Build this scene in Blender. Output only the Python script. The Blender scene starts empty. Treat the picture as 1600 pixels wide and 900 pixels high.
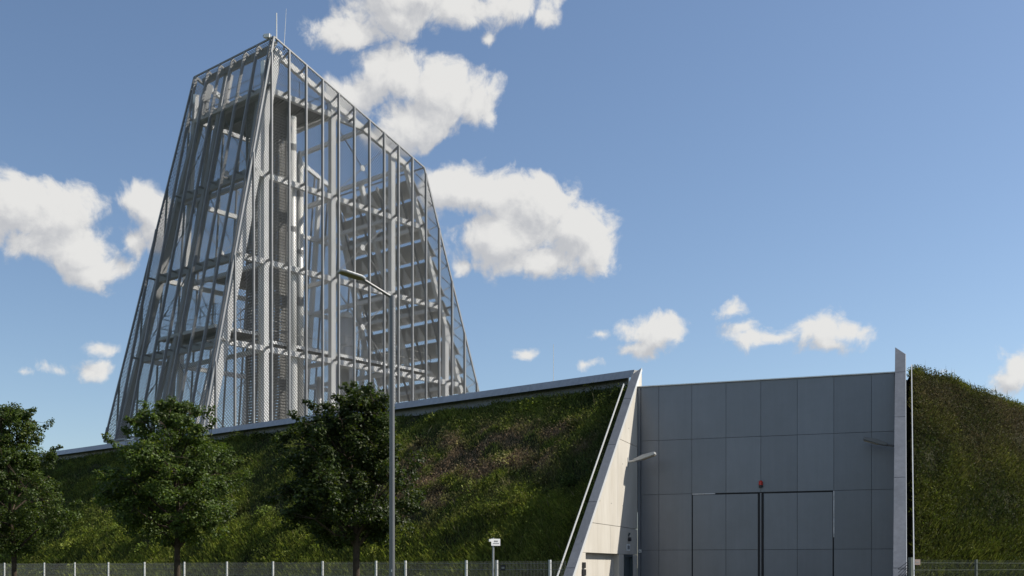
import bpy, math, random
import numpy as np
from mathutils import Vector

R = math.radians
random.seed(7)
rng = np.random.default_rng(7)
scene = bpy.context.scene
COL = scene.collection

# ------------------------------------------------------------------ camera
F_PX, CX, HOR = 1698.0, 800.0, 886.0          # focal length, centre and horizon in photo pixels (1600 x 900)
EYE = 1.7
cam_data = bpy.data.cameras.new('camera')
cam_data.sensor_width = 36.0
cam_data.lens = 36.0 * F_PX / 1600.0
cam_data.shift_y = (HOR - 450.0) / 1600.0
cam_data.clip_start = 0.1
cam_data.clip_end = 5000.0
cam = bpy.data.objects.new('camera', cam_data)
cam.location = (0, 0, EYE)
cam.rotation_euler = (R(90), 0, 0)
COL.objects.link(cam)
scene.camera = cam

# ------------------------------------------------------------------ light
SUN_TO = Vector((5.59, 0.785, 5.5)).normalized()
SUN_EL = math.asin(SUN_TO.z)
SUN_AZ = math.atan2(SUN_TO.x, SUN_TO.y)       # clockwise from +Y
SKY_STRENGTH = 0.103
scene.view_settings.view_transform = 'Standard'
scene.view_settings.look = 'None'
scene.view_settings.exposure = 0.32
scene.view_settings.gamma = 1.0
scene.cycles.use_denoising = True
scene.cycles.max_bounces = 6
scene.cycles.diffuse_bounces = 3
scene.cycles.transparent_max_bounces = 8

sun_data = bpy.data.lights.new('sun', 'SUN')
sun_data.energy = 4.8
sun_data.angle = R(0.53)
sun_data.color = (1.0, 0.94, 0.84)
sun = bpy.data.objects.new('sun', sun_data)
sun.rotation_euler = SUN_TO.to_track_quat('Z', 'Y').to_euler()
sun.location = (40, 10, 60)
COL.objects.link(sun)

world = bpy.data.worlds.new('World')
scene.world = world
world.use_nodes = True

def build_world():
    nt = world.node_tree
    N, Lk = nt.nodes, nt.links
    N.clear()
    out = N.new('ShaderNodeOutputWorld')
    sky = N.new('ShaderNodeTexSky')
    sky.sky_type = 'NISHITA'
    sky.sun_disc = False
    sky.sun_elevation = SUN_EL
    sky.sun_rotation = SUN_AZ
    sky.altitude = 300.0
    sky.air_density = 1.0
    sky.dust_density = 0.8
    sky.ozone_density = 2.2
    bg_sky = N.new('ShaderNodeBackground'); bg_sky.inputs['Strength'].default_value = SKY_STRENGTH
    Lk.new(sky.outputs[0], bg_sky.inputs['Color'])

    # --- cloud density as a function of a sky direction written as (azimuth, elevation)
    g = bpy.data.node_groups.new('cloud_density', 'ShaderNodeTree')
    g.interface.new_socket('P', in_out='INPUT', socket_type='NodeSocketVector')
    g.interface.new_socket('Density', in_out='OUTPUT', socket_type='NodeSocketFloat')
    gn, gl = g.nodes, g.links
    gi = gn.new('NodeGroupInput'); go = gn.new('NodeGroupOutput')

    def math_node(op, a, b=None, nodes=gn, links=gl, clamp=False):
        m = nodes.new('ShaderNodeMath'); m.operation = op; m.use_clamp = clamp
        for i, v in enumerate((a, b)):
            if v is None: continue
            if isinstance(v, (int, float)): m.inputs[i].default_value = v
            else: links.new(v, m.inputs[i])
        return m.outputs[0]

    def vec(op, a, b=None, nodes=gn, links=gl):
        m = nodes.new('ShaderNodeVectorMath'); m.operation = op
        for i, v in enumerate((a, b)):
            if v is None: continue
            if isinstance(v, (tuple, list)): m.inputs[i].default_value = v
            else: links.new(v, m.inputs[i])
        return m

    # domain warp
    wn = gn.new('ShaderNodeTexNoise'); wn.noise_dimensions = '2D'
    wn.inputs['Scale'].default_value = 16.0; wn.inputs['Detail'].default_value = 2.0
    gl.new(gi.outputs[0], wn.inputs['Vector'])
    w0 = vec('SUBTRACT', wn.outputs['Color'], (0.5, 0.5, 0.5)).outputs[0]
    w1 = vec('MULTIPLY', w0, (0.035, 0.022, 0.0)).outputs[0]
    P = vec('ADD', gi.outputs[0], w1).outputs[0]

    blobs = [  # photo position, radii: measured once to find each cloud's bearing and height in the sky
        (545, 52, 62, 34), (620, 22, 90, 42), (700, 8, 90, 40), (800, 8, 80, 30), (850, 20, 30, 18), (752, 52, 18, 14), (640, -20, 150, 40),
        (560, 140, 60, 32), (622, 118, 75, 50), (690, 142, 80, 58), (735, 160, 50, 40), (650, 190, 80, 45), (610, 215, 50, 30),
        (715, 300, 70, 42), (770, 300, 75, 45), (840, 325, 85, 58), (895, 365, 72, 58), (930, 392, 52, 38), (790, 375, 90, 45), (850, 405, 90, 34), (722, 410, 20, 16),
        (20, 315, 65, 50), (80, 340, 75, 55), (112, 378, 62, 48), (150, 420, 52, 32), (60, 385, 70, 30), (-40, 340, 70, 50),
        (228, 328, 42, 38), (252, 360, 45, 42), (205, 375, 34, 26),
        (1008, 518, 48, 26), (1040, 522, 50, 34), (1000, 545, 45, 18), (935, 522, 16, 8),
        (1142, 487, 34, 18), (1160, 515, 28, 20), (1180, 532, 34, 18), (1215, 528, 40, 18), (1275, 518, 55, 26), (1315, 520, 42, 20), (1290, 540, 40, 16),
        (915, 567, 28, 11), (818, 546, 20, 9), (155, 546, 20, 11), (148, 582, 32, 20), (85, 578, 36, 11), (20, 578, 24, 6), (1470, 583, 24, 6),
        (1590, 582, 46, 32), (1565, 604, 46, 20), (1640, 590, 60, 45),
    ]
    acc = None
    for (x, y, rx, ry) in blobs:
        u = (x - CX) / F_PX; az = math.atan(u)
        el = math.atan((HOR - y) / F_PX * math.cos(az))
        d0 = vec('SUBTRACT', P, (az, el, 0.0)).outputs[0]
        d1 = vec('MULTIPLY', d0, (F_PX / rx * (1 / math.cos(az)) ** 2 * 0.92, F_PX / ry * (1 / math.cos(el)) ** 2 * 0.92, 0.0)).outputs[0]
        ln = vec('LENGTH', d1).outputs['Value']
        amp = min(1.0, 0.22 + min(rx, ry) / 55.0)
        v = math_node('MULTIPLY', math_node('SUBTRACT', 1.0, ln), amp)
        acc = v if acc is None else math_node('SMOOTH_MAX' if False else 'MAXIMUM', acc, v)
    # scattered cumulus in the rest of the sky (outside the camera's quarter)
    fn = gn.new('ShaderNodeTexNoise'); fn.noise_dimensions = '2D'
    fn.inputs['Scale'].default_value = 3.6; fn.inputs['Detail'].default_value = 1.0
    gl.new(vec('MULTIPLY', P, (1.0, 1.9, 0.0)).outputs[0], fn.inputs['Vector'])
    far = math_node('MULTIPLY', math_node('SUBTRACT', fn.outputs['Fac'], 0.60), 3.2)
    sepp = gn.new('ShaderNodeSeparateXYZ'); gl.new(gi.outputs[0], sepp.inputs[0])
    away = math_node('SUBTRACT', math_node('ABSOLUTE', sepp.outputs[0]), 0.56)
    high = math_node('SUBTRACT', sepp.outputs[1], 0.58)
    gate_ = math_node('MULTIPLY', math_node('MAXIMUM', away, high), 12.0)
    far = math_node('MINIMUM', far, math_node('MINIMUM', gate_, 1.0))
    acc = math_node('MAXIMUM', acc, far)
    # billows and erosion
    n1 = gn.new('ShaderNodeTexNoise'); n1.noise_dimensions = '2D'
    n1.inputs['Scale'].default_value = 34.0; n1.inputs['Detail'].default_value = 9.0; n1.inputs['Roughness'].default_value = 0.60
    gl.new(P, n1.inputs['Vector'])
    er = math_node('MULTIPLY', math_node('SUBTRACT', n1.outputs['Fac'], 0.5), 1.45)
    dens = math_node('ADD', acc, er)
    gl.new(dens, go.inputs[0])

    # --- direction -> (azimuth, elevation)
    def wmath(op, a, b=None, clamp=False): return math_node(op, a, b, N, Lk, clamp)
    tc = N.new('ShaderNodeTexCoord')
    sep = N.new('ShaderNodeSeparateXYZ'); Lk.new(tc.outputs['Generated'], sep.inputs[0])
    az = wmath('ARCTAN2', sep.outputs[0], sep.outputs[1])
    el = wmath('ARCSINE', sep.outputs[2])
    cb = N.new('ShaderNodeCombineXYZ'); Lk.new(az, cb.inputs[0]); Lk.new(el, cb.inputs[1])
    A = N.new('ShaderNodeGroup'); A.node_tree = g; Lk.new(cb.outputs[0], A.inputs[0])
    off = vec('ADD', cb.outputs[0], (0.010, 0.017, 0.0), N, Lk).outputs[0]
    B = N.new('ShaderNodeGroup'); B.node_tree = g; Lk.new(off, B.inputs[0])
    al = N.new('ShaderNodeMapRange'); al.interpolation_type = 'SMOOTHSTEP'
    al.inputs['From Min'].default_value = -0.03; al.inputs['From Max'].default_value = 0.44
    Lk.new(A.outputs[0], al.inputs['Value'])
    # lit where the cloud gets thinner towards the sun, grey where more cloud lies that way
    dif = wmath('SUBTRACT', A.outputs[0], B.outputs[0])
    lit = N.new('ShaderNodeMapRange'); lit.interpolation_type = 'SMOOTHSTEP'
    lit.inputs['From Min'].default_value = -0.50; lit.inputs['From Max'].default_value = 0.42
    Lk.new(dif, lit.inputs['Value'])
    mc = N.new('ShaderNodeMix'); mc.data_type = 'RGBA'
    mc.inputs[6].default_value = (0.60, 0.61, 0.635, 1); mc.inputs[7].default_value = (0.90, 0.89, 0.865, 1)
    Lk.new(lit.outputs[0], mc.inputs[0])
    bg_c = N.new('ShaderNodeBackground'); Lk.new(mc.outputs[2], bg_c.inputs['Color']); bg_c.inputs['Strength'].default_value = 0.72
    # no clouds under the horizon
    up = wmath('MULTIPLY', sep.outputs[2], 40.0, clamp=True)
    fac = wmath('MULTIPLY', wmath('MULTIPLY', al.outputs[0], up), 0.96)
    mix = N.new('ShaderNodeMixShader')
    Lk.new(fac, mix.inputs[0]); Lk.new(bg_sky.outputs[0], mix.inputs[1]); Lk.new(bg_c.outputs[0], mix.inputs[2])
    Lk.new(mix.outputs[0], out.inputs['Surface'])
build_world()

# ------------------------------------------------------------------ materials
def new_mat(name):
    m = bpy.data.materials.new(name); m.use_nodes = True
    return m, m.node_tree.nodes, m.node_tree.links, m.node_tree.nodes['Principled BSDF']

def mat_basic(name, col, rough=0.6, metal=0.0, var=0.12, scale=3.0, bump=0.0, bscale=40.0, col2=None, spec=0.5, island=0.0, streak=0.0):
    m, N, L, b = new_mat(name)
    tc = N.new('ShaderNodeTexCoord')
    nz = N.new('ShaderNodeTexNoise'); nz.inputs['Scale'].default_value = scale; nz.inputs['Detail'].default_value = 6
    nz.inputs['Roughness'].default_value = 0.65
    L.new(tc.outputs['Object'], nz.inputs['Vector'])
    rp = N.new('ShaderNodeMapRange'); rp.inputs['From Min'].default_value = 0.3; rp.inputs['From Max'].default_value = 0.7
    L.new(nz.outputs['Fac'], rp.inputs['Value'])
    mx = N.new('ShaderNodeMix'); mx.data_type = 'RGBA'
    c1 = [c * (1 - var) for c in col]
    c2 = list(col2) if col2 else [min(1, c * (1 + var)) for c in col]
    mx.inputs[6].default_value = (*c1, 1); mx.inputs[7].default_value = (*c2, 1)
    L.new(rp.outputs[0], mx.inputs[0])
    colour = mx.outputs[2]
    if island:
        gi = N.new('ShaderNodeObjectInfo')
        h = N.new('ShaderNodeHueSaturation')
        mr = N.new('ShaderNodeMapRange'); mr.inputs['To Min'].default_value = 1 - island; mr.inputs['To Max'].default_value = 1 + island
        L.new(gi.outputs['Random'], mr.inputs['Value']); L.new(mr.outputs[0], h.inputs['Value'])
        L.new(colour, h.inputs['Color']); colour = h.outputs[0]
    if streak:
        mp = N.new('ShaderNodeMapping'); mp.inputs['Scale'].default_value = (5.0, 5.0, 0.22)
        n3 = N.new('ShaderNodeTexNoise'); n3.inputs['Scale'].default_value = 1.6; n3.inputs['Detail'].default_value = 7; n3.inputs['Roughness'].default_value = 0.7
        L.new(tc.outputs['Object'], mp.inputs[0]); L.new(mp.outputs[0], n3.inputs['Vector'])
        m3 = N.new('ShaderNodeMapRange'); m3.inputs['From Min'].default_value = 0.35; m3.inputs['From Max'].default_value = 0.7
        m3.inputs['To Min'].default_value = 1 + streak * 0.4; m3.inputs['To Max'].default_value = 1 - streak
        L.new(n3.outputs['Fac'], m3.inputs['Value'])
        h3 = N.new('ShaderNodeHueSaturation'); L.new(colour, h3.inputs['Color']); L.new(m3.outputs[0], h3.inputs['Value']); colour = h3.outputs[0]
        mr3 = N.new('ShaderNodeMapRange'); mr3.inputs['To Min'].default_value = rough - 0.06; mr3.inputs['To Max'].default_value = rough + 0.12
        L.new(nz.outputs['Fac'], mr3.inputs['Value']); L.new(mr3.outputs[0], b.inputs['Roughness'])
    L.new(colour, b.inputs['Base Color'])
    b.inputs['Roughness'].default_value = rough; b.inputs['Metallic'].default_value = metal
    b.inputs['Specular IOR Level'].default_value = spec
    if bump:
        n2 = N.new('ShaderNodeTexNoise'); n2.inputs['Scale'].default_value = bscale; n2.inputs['Detail'].default_value = 5
        L.new(tc.outputs['Object'], n2.inputs['Vector'])
        bp = N.new('ShaderNodeBump'); bp.inputs['Strength'].default_value = bump; bp.inputs['Distance'].default_value = 0.02
        L.new(n2.outputs['Fac'], bp.inputs['Height']); L.new(bp.outputs[0], b.inputs['Normal'])
    return m

def mat_leaf(name, attr=True, col=(0.05, 0.09, 0.02), trans=0.35, rough=0.5, spec=0.2):
    m, N, L, b = new_mat(name)
    at = N.new('ShaderNodeAttribute'); at.attribute_name = 'tint'
    b.inputs['Roughness'].default_value = rough
    b.inputs['Specular IOR Level'].default_value = spec
    L.new(at.outputs['Color'], b.inputs['Base Color'])
    tr = N.new('ShaderNodeBsdfTranslucent')
    hs = N.new('ShaderNodeHueSaturation'); hs.inputs['Saturation'].default_value = 1.15; hs.inputs['Value'].default_value = 1.25
    L.new(at.outputs['Color'], hs.inputs['Color']); L.new(hs.outputs[0], tr.inputs['Color'])
    ms = N.new('ShaderNodeMixShader'); ms.inputs[0].default_value = trans
    out = N['Material Output']
    L.new(b.outputs[0], ms.inputs[1]); L.new(tr.outputs[0], ms.inputs[2]); L.new(ms.outputs[0], out.inputs['Surface'])
    return m

M = {}
M['galv'] = mat_basic('galvanised_steel', (0.25, 0.255, 0.26), 0.5, 0.2, 0.12, 2.5, island=0.06)
M['white_steel'] = mat_basic('pale_painted_steel', (0.74, 0.745, 0.745), 0.5, 0.0, 0.08, 1.5, island=0.05)
M['steel_shade'] = mat_basic('shade_toned_steel', (0.40, 0.405, 0.41), 0.5, 0.1, 0.1, 1.5, island=0.06)  # same pale steel, colour darkened to paint in shade on the leaning end face
M['mesh'] = mat_basic('expanded_metal', (0.18, 0.18, 0.178), 0.5, 0.25, 0.10, 1.2, island=0.06)
M['louver'] = mat_basic('louver_sheet', (0.40, 0.40, 0.39), 0.6, 0.1, 0.12, 1.5)
M['grating'] = mat_basic('grating_steel', (0.16, 0.16, 0.16), 0.6, 0.2, 0.2, 3.0)
M['shaft'] = mat_basic('shaft_cladding', (0.17, 0.17, 0.165), 0.6, 0.1, 0.2, 1.0)
M['flue'] = mat_basic('flue_sheet_metal', (0.74, 0.74, 0.72), 0.42, 0.2, 0.08, 1.2)
M['flue_band'] = mat_basic('flue_band', (0.30, 0.30, 0.30), 0.5, 0.3, 0.1, 4)
M['alu'] = mat_basic('aluminium_cladding', (0.185, 0.195, 0.21), 0.42, 0.35, 0.06, 0.8, island=0.06, streak=0.18)
M['alu_coping'] = mat_basic('coping_sheet', (0.37, 0.385, 0.41), 0.42, 0.3, 0.06, 0.8, island=0.05, streak=0.18)
M['alu_light'] = mat_basic('aluminium_edge_rail', (0.72, 0.72, 0.70), 0.4, 0.2, 0.05, 2)
M['facade'] = mat_basic('grey_facade_panel', (0.195, 0.208, 0.232), 0.33, 0.40, 0.11, 0.45, island=0.07, streak=0.045)
M['facade_edge'] = mat_basic('dark_facade_backing', (0.032, 0.035, 0.038), 0.7, 0, 0.1, 3)
M['seal'] = mat_basic('pale_door_seal', (0.75, 0.77, 0.78), 0.5, 0, 0.35, 6)
M['rubber'] = mat_basic('black_rubber', (0.015, 0.015, 0.016), 0.6, 0, 0.1, 5)
M['steel_dark'] = mat_basic('door_grey_green', (0.055, 0.075, 0.08), 0.45, 0.1, 0.1, 3)
M['black'] = mat_basic('black_plastic', (0.02, 0.02, 0.02), 0.5, 0, 0.1, 5)
M['red'] = mat_basic('red_beacon_glass', (0.55, 0.03, 0.015), 0.25, 0, 0.1, 5)
M['white'] = mat_basic('white_plate', (0.80, 0.80, 0.78), 0.5, 0, 0.04, 5)
M['post_white'] = mat_basic('pale_fence_post', (0.66, 0.67, 0.66), 0.5, 0.1, 0.08, 4)
M['wire'] = mat_basic('galvanised_wire', (0.30, 0.305, 0.30), 0.5, 0.3, 0.1, 4)
M['wire_dark'] = mat_basic('grey_green_wire', (0.13, 0.145, 0.125), 0.55, 0.1, 0.1, 4)
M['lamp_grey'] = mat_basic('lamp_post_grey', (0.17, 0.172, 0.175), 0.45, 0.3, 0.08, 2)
M['lamp_head'] = mat_basic('lamp_head_grey', (0.42, 0.43, 0.43), 0.45, 0.2, 0.08, 4)
M['lamp_glass'] = mat_basic('lamp_cover_glass', (0.34, 0.29, 0.20), 0.25, 0, 0.1, 8)
M['soil'] = mat_basic('embankment_soil', (0.030, 0.030, 0.014), 0.95, 0, 0.4, 1.6, 0.5, 9.0, spec=0.1)
M['ground'] = mat_basic('meadow_ground', (0.05, 0.065, 0.02), 0.95, 0, 0.35, 0.4, 0.4, 6.0, spec=0.1)
M['asphalt'] = mat_basic('asphalt', (0.075, 0.075, 0.075), 0.9, 0, 0.2, 1.0, 0.3, 60.0, spec=0.2)
M['roof'] = mat_basic('roof_gravel', (0.22, 0.21, 0.19), 0.95, 0, 0.2, 2.0, 0.3, 30, spec=0.2)
M['plinth'] = mat_basic('concrete_plinth', (0.42, 0.41, 0.38), 0.85, 0, 0.15, 1.5, 0.1, 20)
M['bark'] = mat_basic('maple_bark', (0.060, 0.045, 0.033), 0.9, 0, 0.35, 7.0, 0.6, 30, spec=0.2)
M['leaf'] = mat_leaf('maple_leaf', trans=0.38, rough=0.5, spec=0.3)
M['grass'] = mat_leaf('embankment_grass', trans=0.36, rough=0.75, spec=0.12)

def concrete_mat():
    m, N, L, b = new_mat('fair_faced_concrete')
    tc = N.new('ShaderNodeTexCoord')
    n1 = N.new('ShaderNodeTexNoise'); n1.inputs['Scale'].default_value = 0.9; n1.inputs['Detail'].default_value = 7; n1.inputs['Roughness'].default_value = 0.62
    mp = N.new('ShaderNodeMapping'); mp.inputs['Scale'].default_value = (1.6, 1.6, 0.55)
    L.new(tc.outputs['Object'], mp.inputs[0]); L.new(mp.outputs[0], n1.inputs['Vector'])
    r1 = N.new('ShaderNodeValToRGB')
    r1.color_ramp.elements[0].position = 0.30; r1.color_ramp.elements[0].color = (0.52, 0.48, 0.41, 1)
    r1.color_ramp.elements[1].position = 0.66; r1.color_ramp.elements[1].color = (0.61, 0.575, 0.51, 1)
    L.new(n1.outputs['Fac'], r1.inputs[0])
    v = N.new('ShaderNodeTexVoronoi'); v.inputs['Scale'].default_value = 5.5
    L.new(tc.outputs['Object'], v.inputs['Vector'])
    pit = N.new('ShaderNodeMapRange'); pit.inputs['From Min'].default_value = 0.02; pit.inputs['From Max'].default_value = 0.06
    pit.inputs['To Min'].default_value = 0.72; pit.inputs['To Max'].default_value = 1.0
    L.new(v.outputs['Distance'], pit.inputs['Value'])
    n2 = N.new('ShaderNodeTexNoise'); n2.inputs['Scale'].default_value = 5; n2.inputs['Detail'].default_value = 6
    mp2 = N.new('ShaderNodeMapping'); mp2.inputs['Scale'].default_value = (2.2, 2.2, 0.16)
    L.new(tc.outputs['Object'], mp2.inputs[0]); L.new(mp2.outputs[0], n2.inputs['Vector'])
    st = N.new('ShaderNodeMapRange'); st.inputs['From Min'].default_value = 0.35; st.inputs['From Max'].default_value = 0.6
    st.inputs['To Min'].default_value = 0.95; st.inputs['To Max'].default_value = 1.0
    L.new(n2.outputs['Fac'], st.inputs['Value'])
    mu = N.new('ShaderNodeMath'); mu.operation = 'MULTIPLY'; L.new(pit.outputs[0], mu.inputs[0]); L.new(st.outputs[0], mu.inputs[1])
    h = N.new('ShaderNodeHueSaturation'); L.new(r1.outputs[0], h.inputs['Color']); L.new(mu.outputs[0], h.inputs['Value'])
    L.new(h.outputs[0], b.inputs['Base Color'])
    b.inputs['Roughness'].default_value = 0.85; b.inputs['Specular IOR Level'].default_value = 0.25
    bp = N.new('ShaderNodeBump'); bp.inputs['Strength'].default_value = 0.15; bp.inputs['Distance'].default_value = 0.01
    L.new(n1.outputs['Fac'], bp.inputs['Height']); L.new(bp.outputs[0], b.inputs['Normal'])
    return m
M['concrete'] = concrete_mat()

# ------------------------------------------------------------------ mesh helpers
V = lambda *a: np.array(a, dtype=float)

class MB:
    """collects faces in world space; build() links them as ONE mesh object under its parent"""
    def __init__(self): self.v = []; self.f = []
    def poly(self, pts):
        i = len(self.v); self.v += [tuple(p) for p in pts]; self.f.append(tuple(range(i, i + len(pts))))
    def prism(self, pts, off):
        """closed polygon pts swept by the vector off"""
        n = len(pts); i = len(self.v); off = np.asarray(off, float)
        self.v += [tuple(p) for p in pts] + [tuple(np.asarray(p, float) + off) for p in pts]
        self.f.append(tuple(range(i, i + n))); self.f.append(tuple(range(i + 2 * n - 1, i + n - 1, -1)))
        for k in range(n):
            j = (k + 1) % n
            self.f.append((i + j, i + k, i + n + k, i + n + j))
        return self
    def bar(self, a, b, w, h, side=(1, 0, 0)):
        """box from a to b; w measured along 'side', h across both"""
        a = np.asarray(a, float); b = np.asarray(b, float); d = b - a; ln = np.linalg.norm(d)
        if ln < 1e-6: return self
        d /= ln; s = np.asarray(side, float); s = s - d * s.dot(d)
        if np.linalg.norm(s) < 1e-6: s = np.cross(d, (0.3, 0.5, 0.8))
        s /= np.linalg.norm(s); t = np.cross(d, s)
        q = [a + s * w / 2 * i + t * h / 2 * j for i, j in ((-1, -1), (1, -1), (1, 1), (-1, 1))]
        return self.prism(q, b - a)
    def tube(self, a, b, r0, r1=None, n=8, caps=True):
        a = np.asarray(a, float); b = np.asarray(b, float); r1 = r0 if r1 is None else r1
        d = b - a; ln = np.linalg.norm(d)
        if ln < 1e-6: return self
        d /= ln; s = np.cross(d, (0, 0, 1.0) if abs(d[2]) < 0.9 else (1.0, 0, 0)); s /= np.linalg.norm(s); t = np.cross(d, s)
        i = len(self.v)
        for p, r in ((a, r0), (b, r1)):
            for k in range(n):
                an = 2 * math.pi * k / n
                self.v.append(tuple(p + s * r * math.cos(an) + t * r * math.sin(an)))
        for k in range(n):
            j = (k + 1) % n
            self.f.append((i + k, i + j, i + n + j, i + n + k))
        if caps:
            self.f.append(tuple(range(i + n - 1, i - 1, -1))); self.f.append(tuple(range(i + n, i + 2 * n)))
        return self
    def build(self, name, mat, parent=None, smooth=False, bevel=0.0):
        me = bpy.data.meshes.new(name)
        o_ = np.asarray(parent_origin(parent))
        vv = np.array(self.v, float).reshape(-1, 3) - o_
        me.from_pydata([tuple(p) for p in vv], [], self.f); me.update()
        me.materials.append(M[mat])
        if smooth:
            me.polygons.foreach_set('use_smooth', [True] * len(me.polygons))
        ob = bpy.data.objects.new(name, me); COL.objects.link(ob)
        if parent is not None: ob.parent = parent
        if bevel:
            md = ob.modifiers.new('bevel', 'BEVEL'); md.width = bevel; md.segments = 2; md.limit_method = 'ANGLE'
        return ob

def parent_origin(p):
    o = np.zeros(3)
    while p is not None:
        o = o + np.array(p.location); p = p.parent
    return o

def tag(o, label=None, cat=None, group=None, kind=None):
    if label: o['label'] = label
    if cat: o['category'] = cat
    if group: o['group'] = group
    if kind: o['kind'] = kind
    return o

def thing(name, loc, label, cat, group=None):
    e = bpy.data.objects.new(name, None); e.location = tuple(loc); e.empty_display_size = 0.3
    COL.objects.link(e)
    return tag(e, label, cat, group)

def tri_mesh(name, verts, faces_n, tint, mat, parent=None, smooth=False):
    """verts (n*k,3) grouped in polygons of k corners (faces_n = k); tint per vertex"""
    k = faces_n
    me = bpy.data.meshes.new(name)
    nv = len(verts); nf = nv // k
    me.vertices.add(nv); me.loops.add(nv); me.polygons.add(nf)
    o_ = parent_origin(parent)
    me.vertices.foreach_set('co', (verts - o_).astype(np.float32).ravel())
    me.loops.foreach_set('vertex_index', np.arange(nv, dtype=np.int32))
    me.polygons.foreach_set('loop_start', np.arange(0, nv, k, dtype=np.int32))
    me.update(calc_edges=True)
    if tint is not None:
        at = me.attributes.new('tint', 'FLOAT_COLOR', 'POINT')
        c = np.ones((nv, 4), np.float32); c[:, :3] = tint
        at.data.foreach_set('color', c.ravel())
    me.materials.append(M[mat])
    ob = bpy.data.objects.new(name, me); COL.objects.link(ob)
    if parent is not None: ob.parent = parent
    return ob

def fbm2(x, y, seed=0, octs=5, base=1.0):
    """cheap smooth noise from sums of rotated sines, -1..1"""
    r = np.random.default_rng(1000 + seed); out = np.zeros_like(x, dtype=float); amp = 1.0; tot = 0; fr = base
    for o in range(octs):
        for k in range(3):
            a = r.uniform(0, 2 * math.pi); p = r.uniform(0, 2 * math.pi); f = fr * r.uniform(0.7, 1.35)
            out += amp * np.sin((x * math.cos(a) + y * math.sin(a)) * f + p + 1.3 * np.sin((x * math.sin(a) - y * math.cos(a)) * f * 0.6 + p * 2))
            tot += amp * 0.75
        amp *= 0.6; fr *= 1.9
    return np.clip(out / tot, -1.2, 1.2)

# ------------------------------------------------------------------ frames of the place
g2 = V(0.941, -0.338); n2 = V(0.338, 0.941)                  # along the gate front / into the hill
v2 = V(-0.762, 0.647); m2 = V(0.647, 0.762)                  # along the left roof edge / into the hill from it
C0 = V(4.11, 35.6); GW = 7.97
def G(a, d, z): p = C0 + a * g2 + d * n2; return V(p[0], p[1], z)
G_DIR = V(g2[0], g2[1], 0); N_DIR = V(n2[0], n2[1], 0); V_DIR = V(v2[0], v2[1], 0); U_DIR = V(m2[0], m2[1], 0); UP = V(0, 0, 1)
def edge_z(d): return 1.7 + 0.855 * (d + 7.12)
def edge_d(z): return (z - 1.7) / 0.855 - 7.12
APEX_D, APEX_Z = 0.56, 8.27
A = G(-0.15, APEX_D, 0)[:2]
def E(L, q, z): p = A + L * v2 - q * m2; return V(p[0], p[1], z)  # left roof-edge frame
def a_of_px(x):
    r = (x - CX) / F_PX; return (r * C0[1] - C0[0]) / (g2[0] - r * g2[1])

# ------------------------------------------------------------------ ground, forecourt
mb = MB(); mb.poly([(-900, -300, -0.02), (900, -300, -0.02), (900, 1500, -0.02), (-900, 1500, -0.02)])
tag(mb.build('ground', 'ground'), 'flat grassy ground around the green mound', 'ground', kind='structure')
mb = MB(); mb.poly([(-60, -8, -0.012), (60, -8, -0.012), (60, 9, -0.012), (-60, 9, -0.012)])
tag(mb.build('road', 'asphalt'), 'asphalt road in front of the fence', 'road', kind='structure')
mb = MB(); mb.poly([(-1.5, 9.02, -0.008), (11, 9.02, -0.008)] + [tuple(G(GW - 0.05, -9, -0.008)), tuple(G(GW - 0.05, -0.02, -0.008)), tuple(G(0.02, -0.02, -0.008)), tuple(G(0.02, -9, -0.008))])
tag(mb.build('forecourt', 'asphalt'), 'asphalt forecourt leading up to the grey gate', 'forecourt', kind='structure')

# ------------------------------------------------------------------ the hall under the mound
hall = thing('earth_covered_building', G(GW / 2, 0, 0), 'low earth-covered building with grey panelled front and sharp concrete wing walls', 'building')

# concrete wing wall, lit one (left): cast in bands
wall_l = MB(); wall_l.prism([G(-0.262, -8.9, 0.0), G(-0.262, -0.1, 0.0), G(-0.262, 0.45, 7.9)], G_DIR * 0.02)
wing = wall_l.build('wing_wall', 'plinth', hall); tag(wing, 'pale sunlit fair-faced concrete wing wall')
def cpanel(pts, a0=-0.24, a1=0.0, parent=wing):
    mb = MB(); mb.prism([G(a0, d, z) for d, z in pts], G_DIR * (a1 - a0)); return mb.build('concrete_panel', 'concrete', parent, bevel=0.006)
j = 0.006
NT = 2.10
cpanel([(edge_d(0), 0), (-6.19, 0), (-6.19, NT - j), (edge_d(NT), NT - j)])
cpanel([(edge_d(NT), NT), (-3.5 - j, NT), (-3.5 - j, 2.94 - j), (edge_d(2.94), 2.94 - j)])
cpanel([(-3.5 + j, NT), (0, NT), (0, 2.94 - j), (-3.5 + j, 2.94 - j)])
cpanel([(-2.45, 0), (-1.85, 0), (-1.85, NT - j), (-2.45, NT - j)])
cpanel([(-0.69, 0), (0, 0), (0, NT - j), (-0.69, NT - j)])
cpanel([(-6.19, 0), (-4.3, 0), (-4.3, NT - j), (-6.19, NT - j)], -0.24, -0.17)       # back of the niche
cpanel([(-4.292, 0), (-2.45, 0), (-2.45, NT - j), (-4.292, NT - j)], -0.24, -0.17)
cpanel([(edge_d(2.94), 2.94 + j), (-2.6 - j, 2.94 + j), (-2.6 - j, 5.63 - j), (edge_d(5.63), 5.63 - j)])
cpanel([(-2.6 + j, 2.94 + j), (0, 2.94 + j), (0, 5.63 - j), (-2.6 + j, 5.63 - j)])
cpanel([(edge_d(5.63), 5.63 + j), (0.62, 5.63 + j), (0.62, APEX_Z - 0.02), (APEX_D - 0.02, APEX_Z - 0.02)])
# formwork tie holes
for dz, zz in ((-4.7, 3.6), (-3.4, 3.6), (-3.4, 4.9), (-2.0, 3.6), (-2.0, 4.9), (-1.2, 6.1), (-6.6, 2.4)):
    mb = MB(); mb.tube(G(-0.002, dz, zz), G(0.003, dz, zz), 0.018, n=8); mb.build('tie_hole', 'black', wing)

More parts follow.
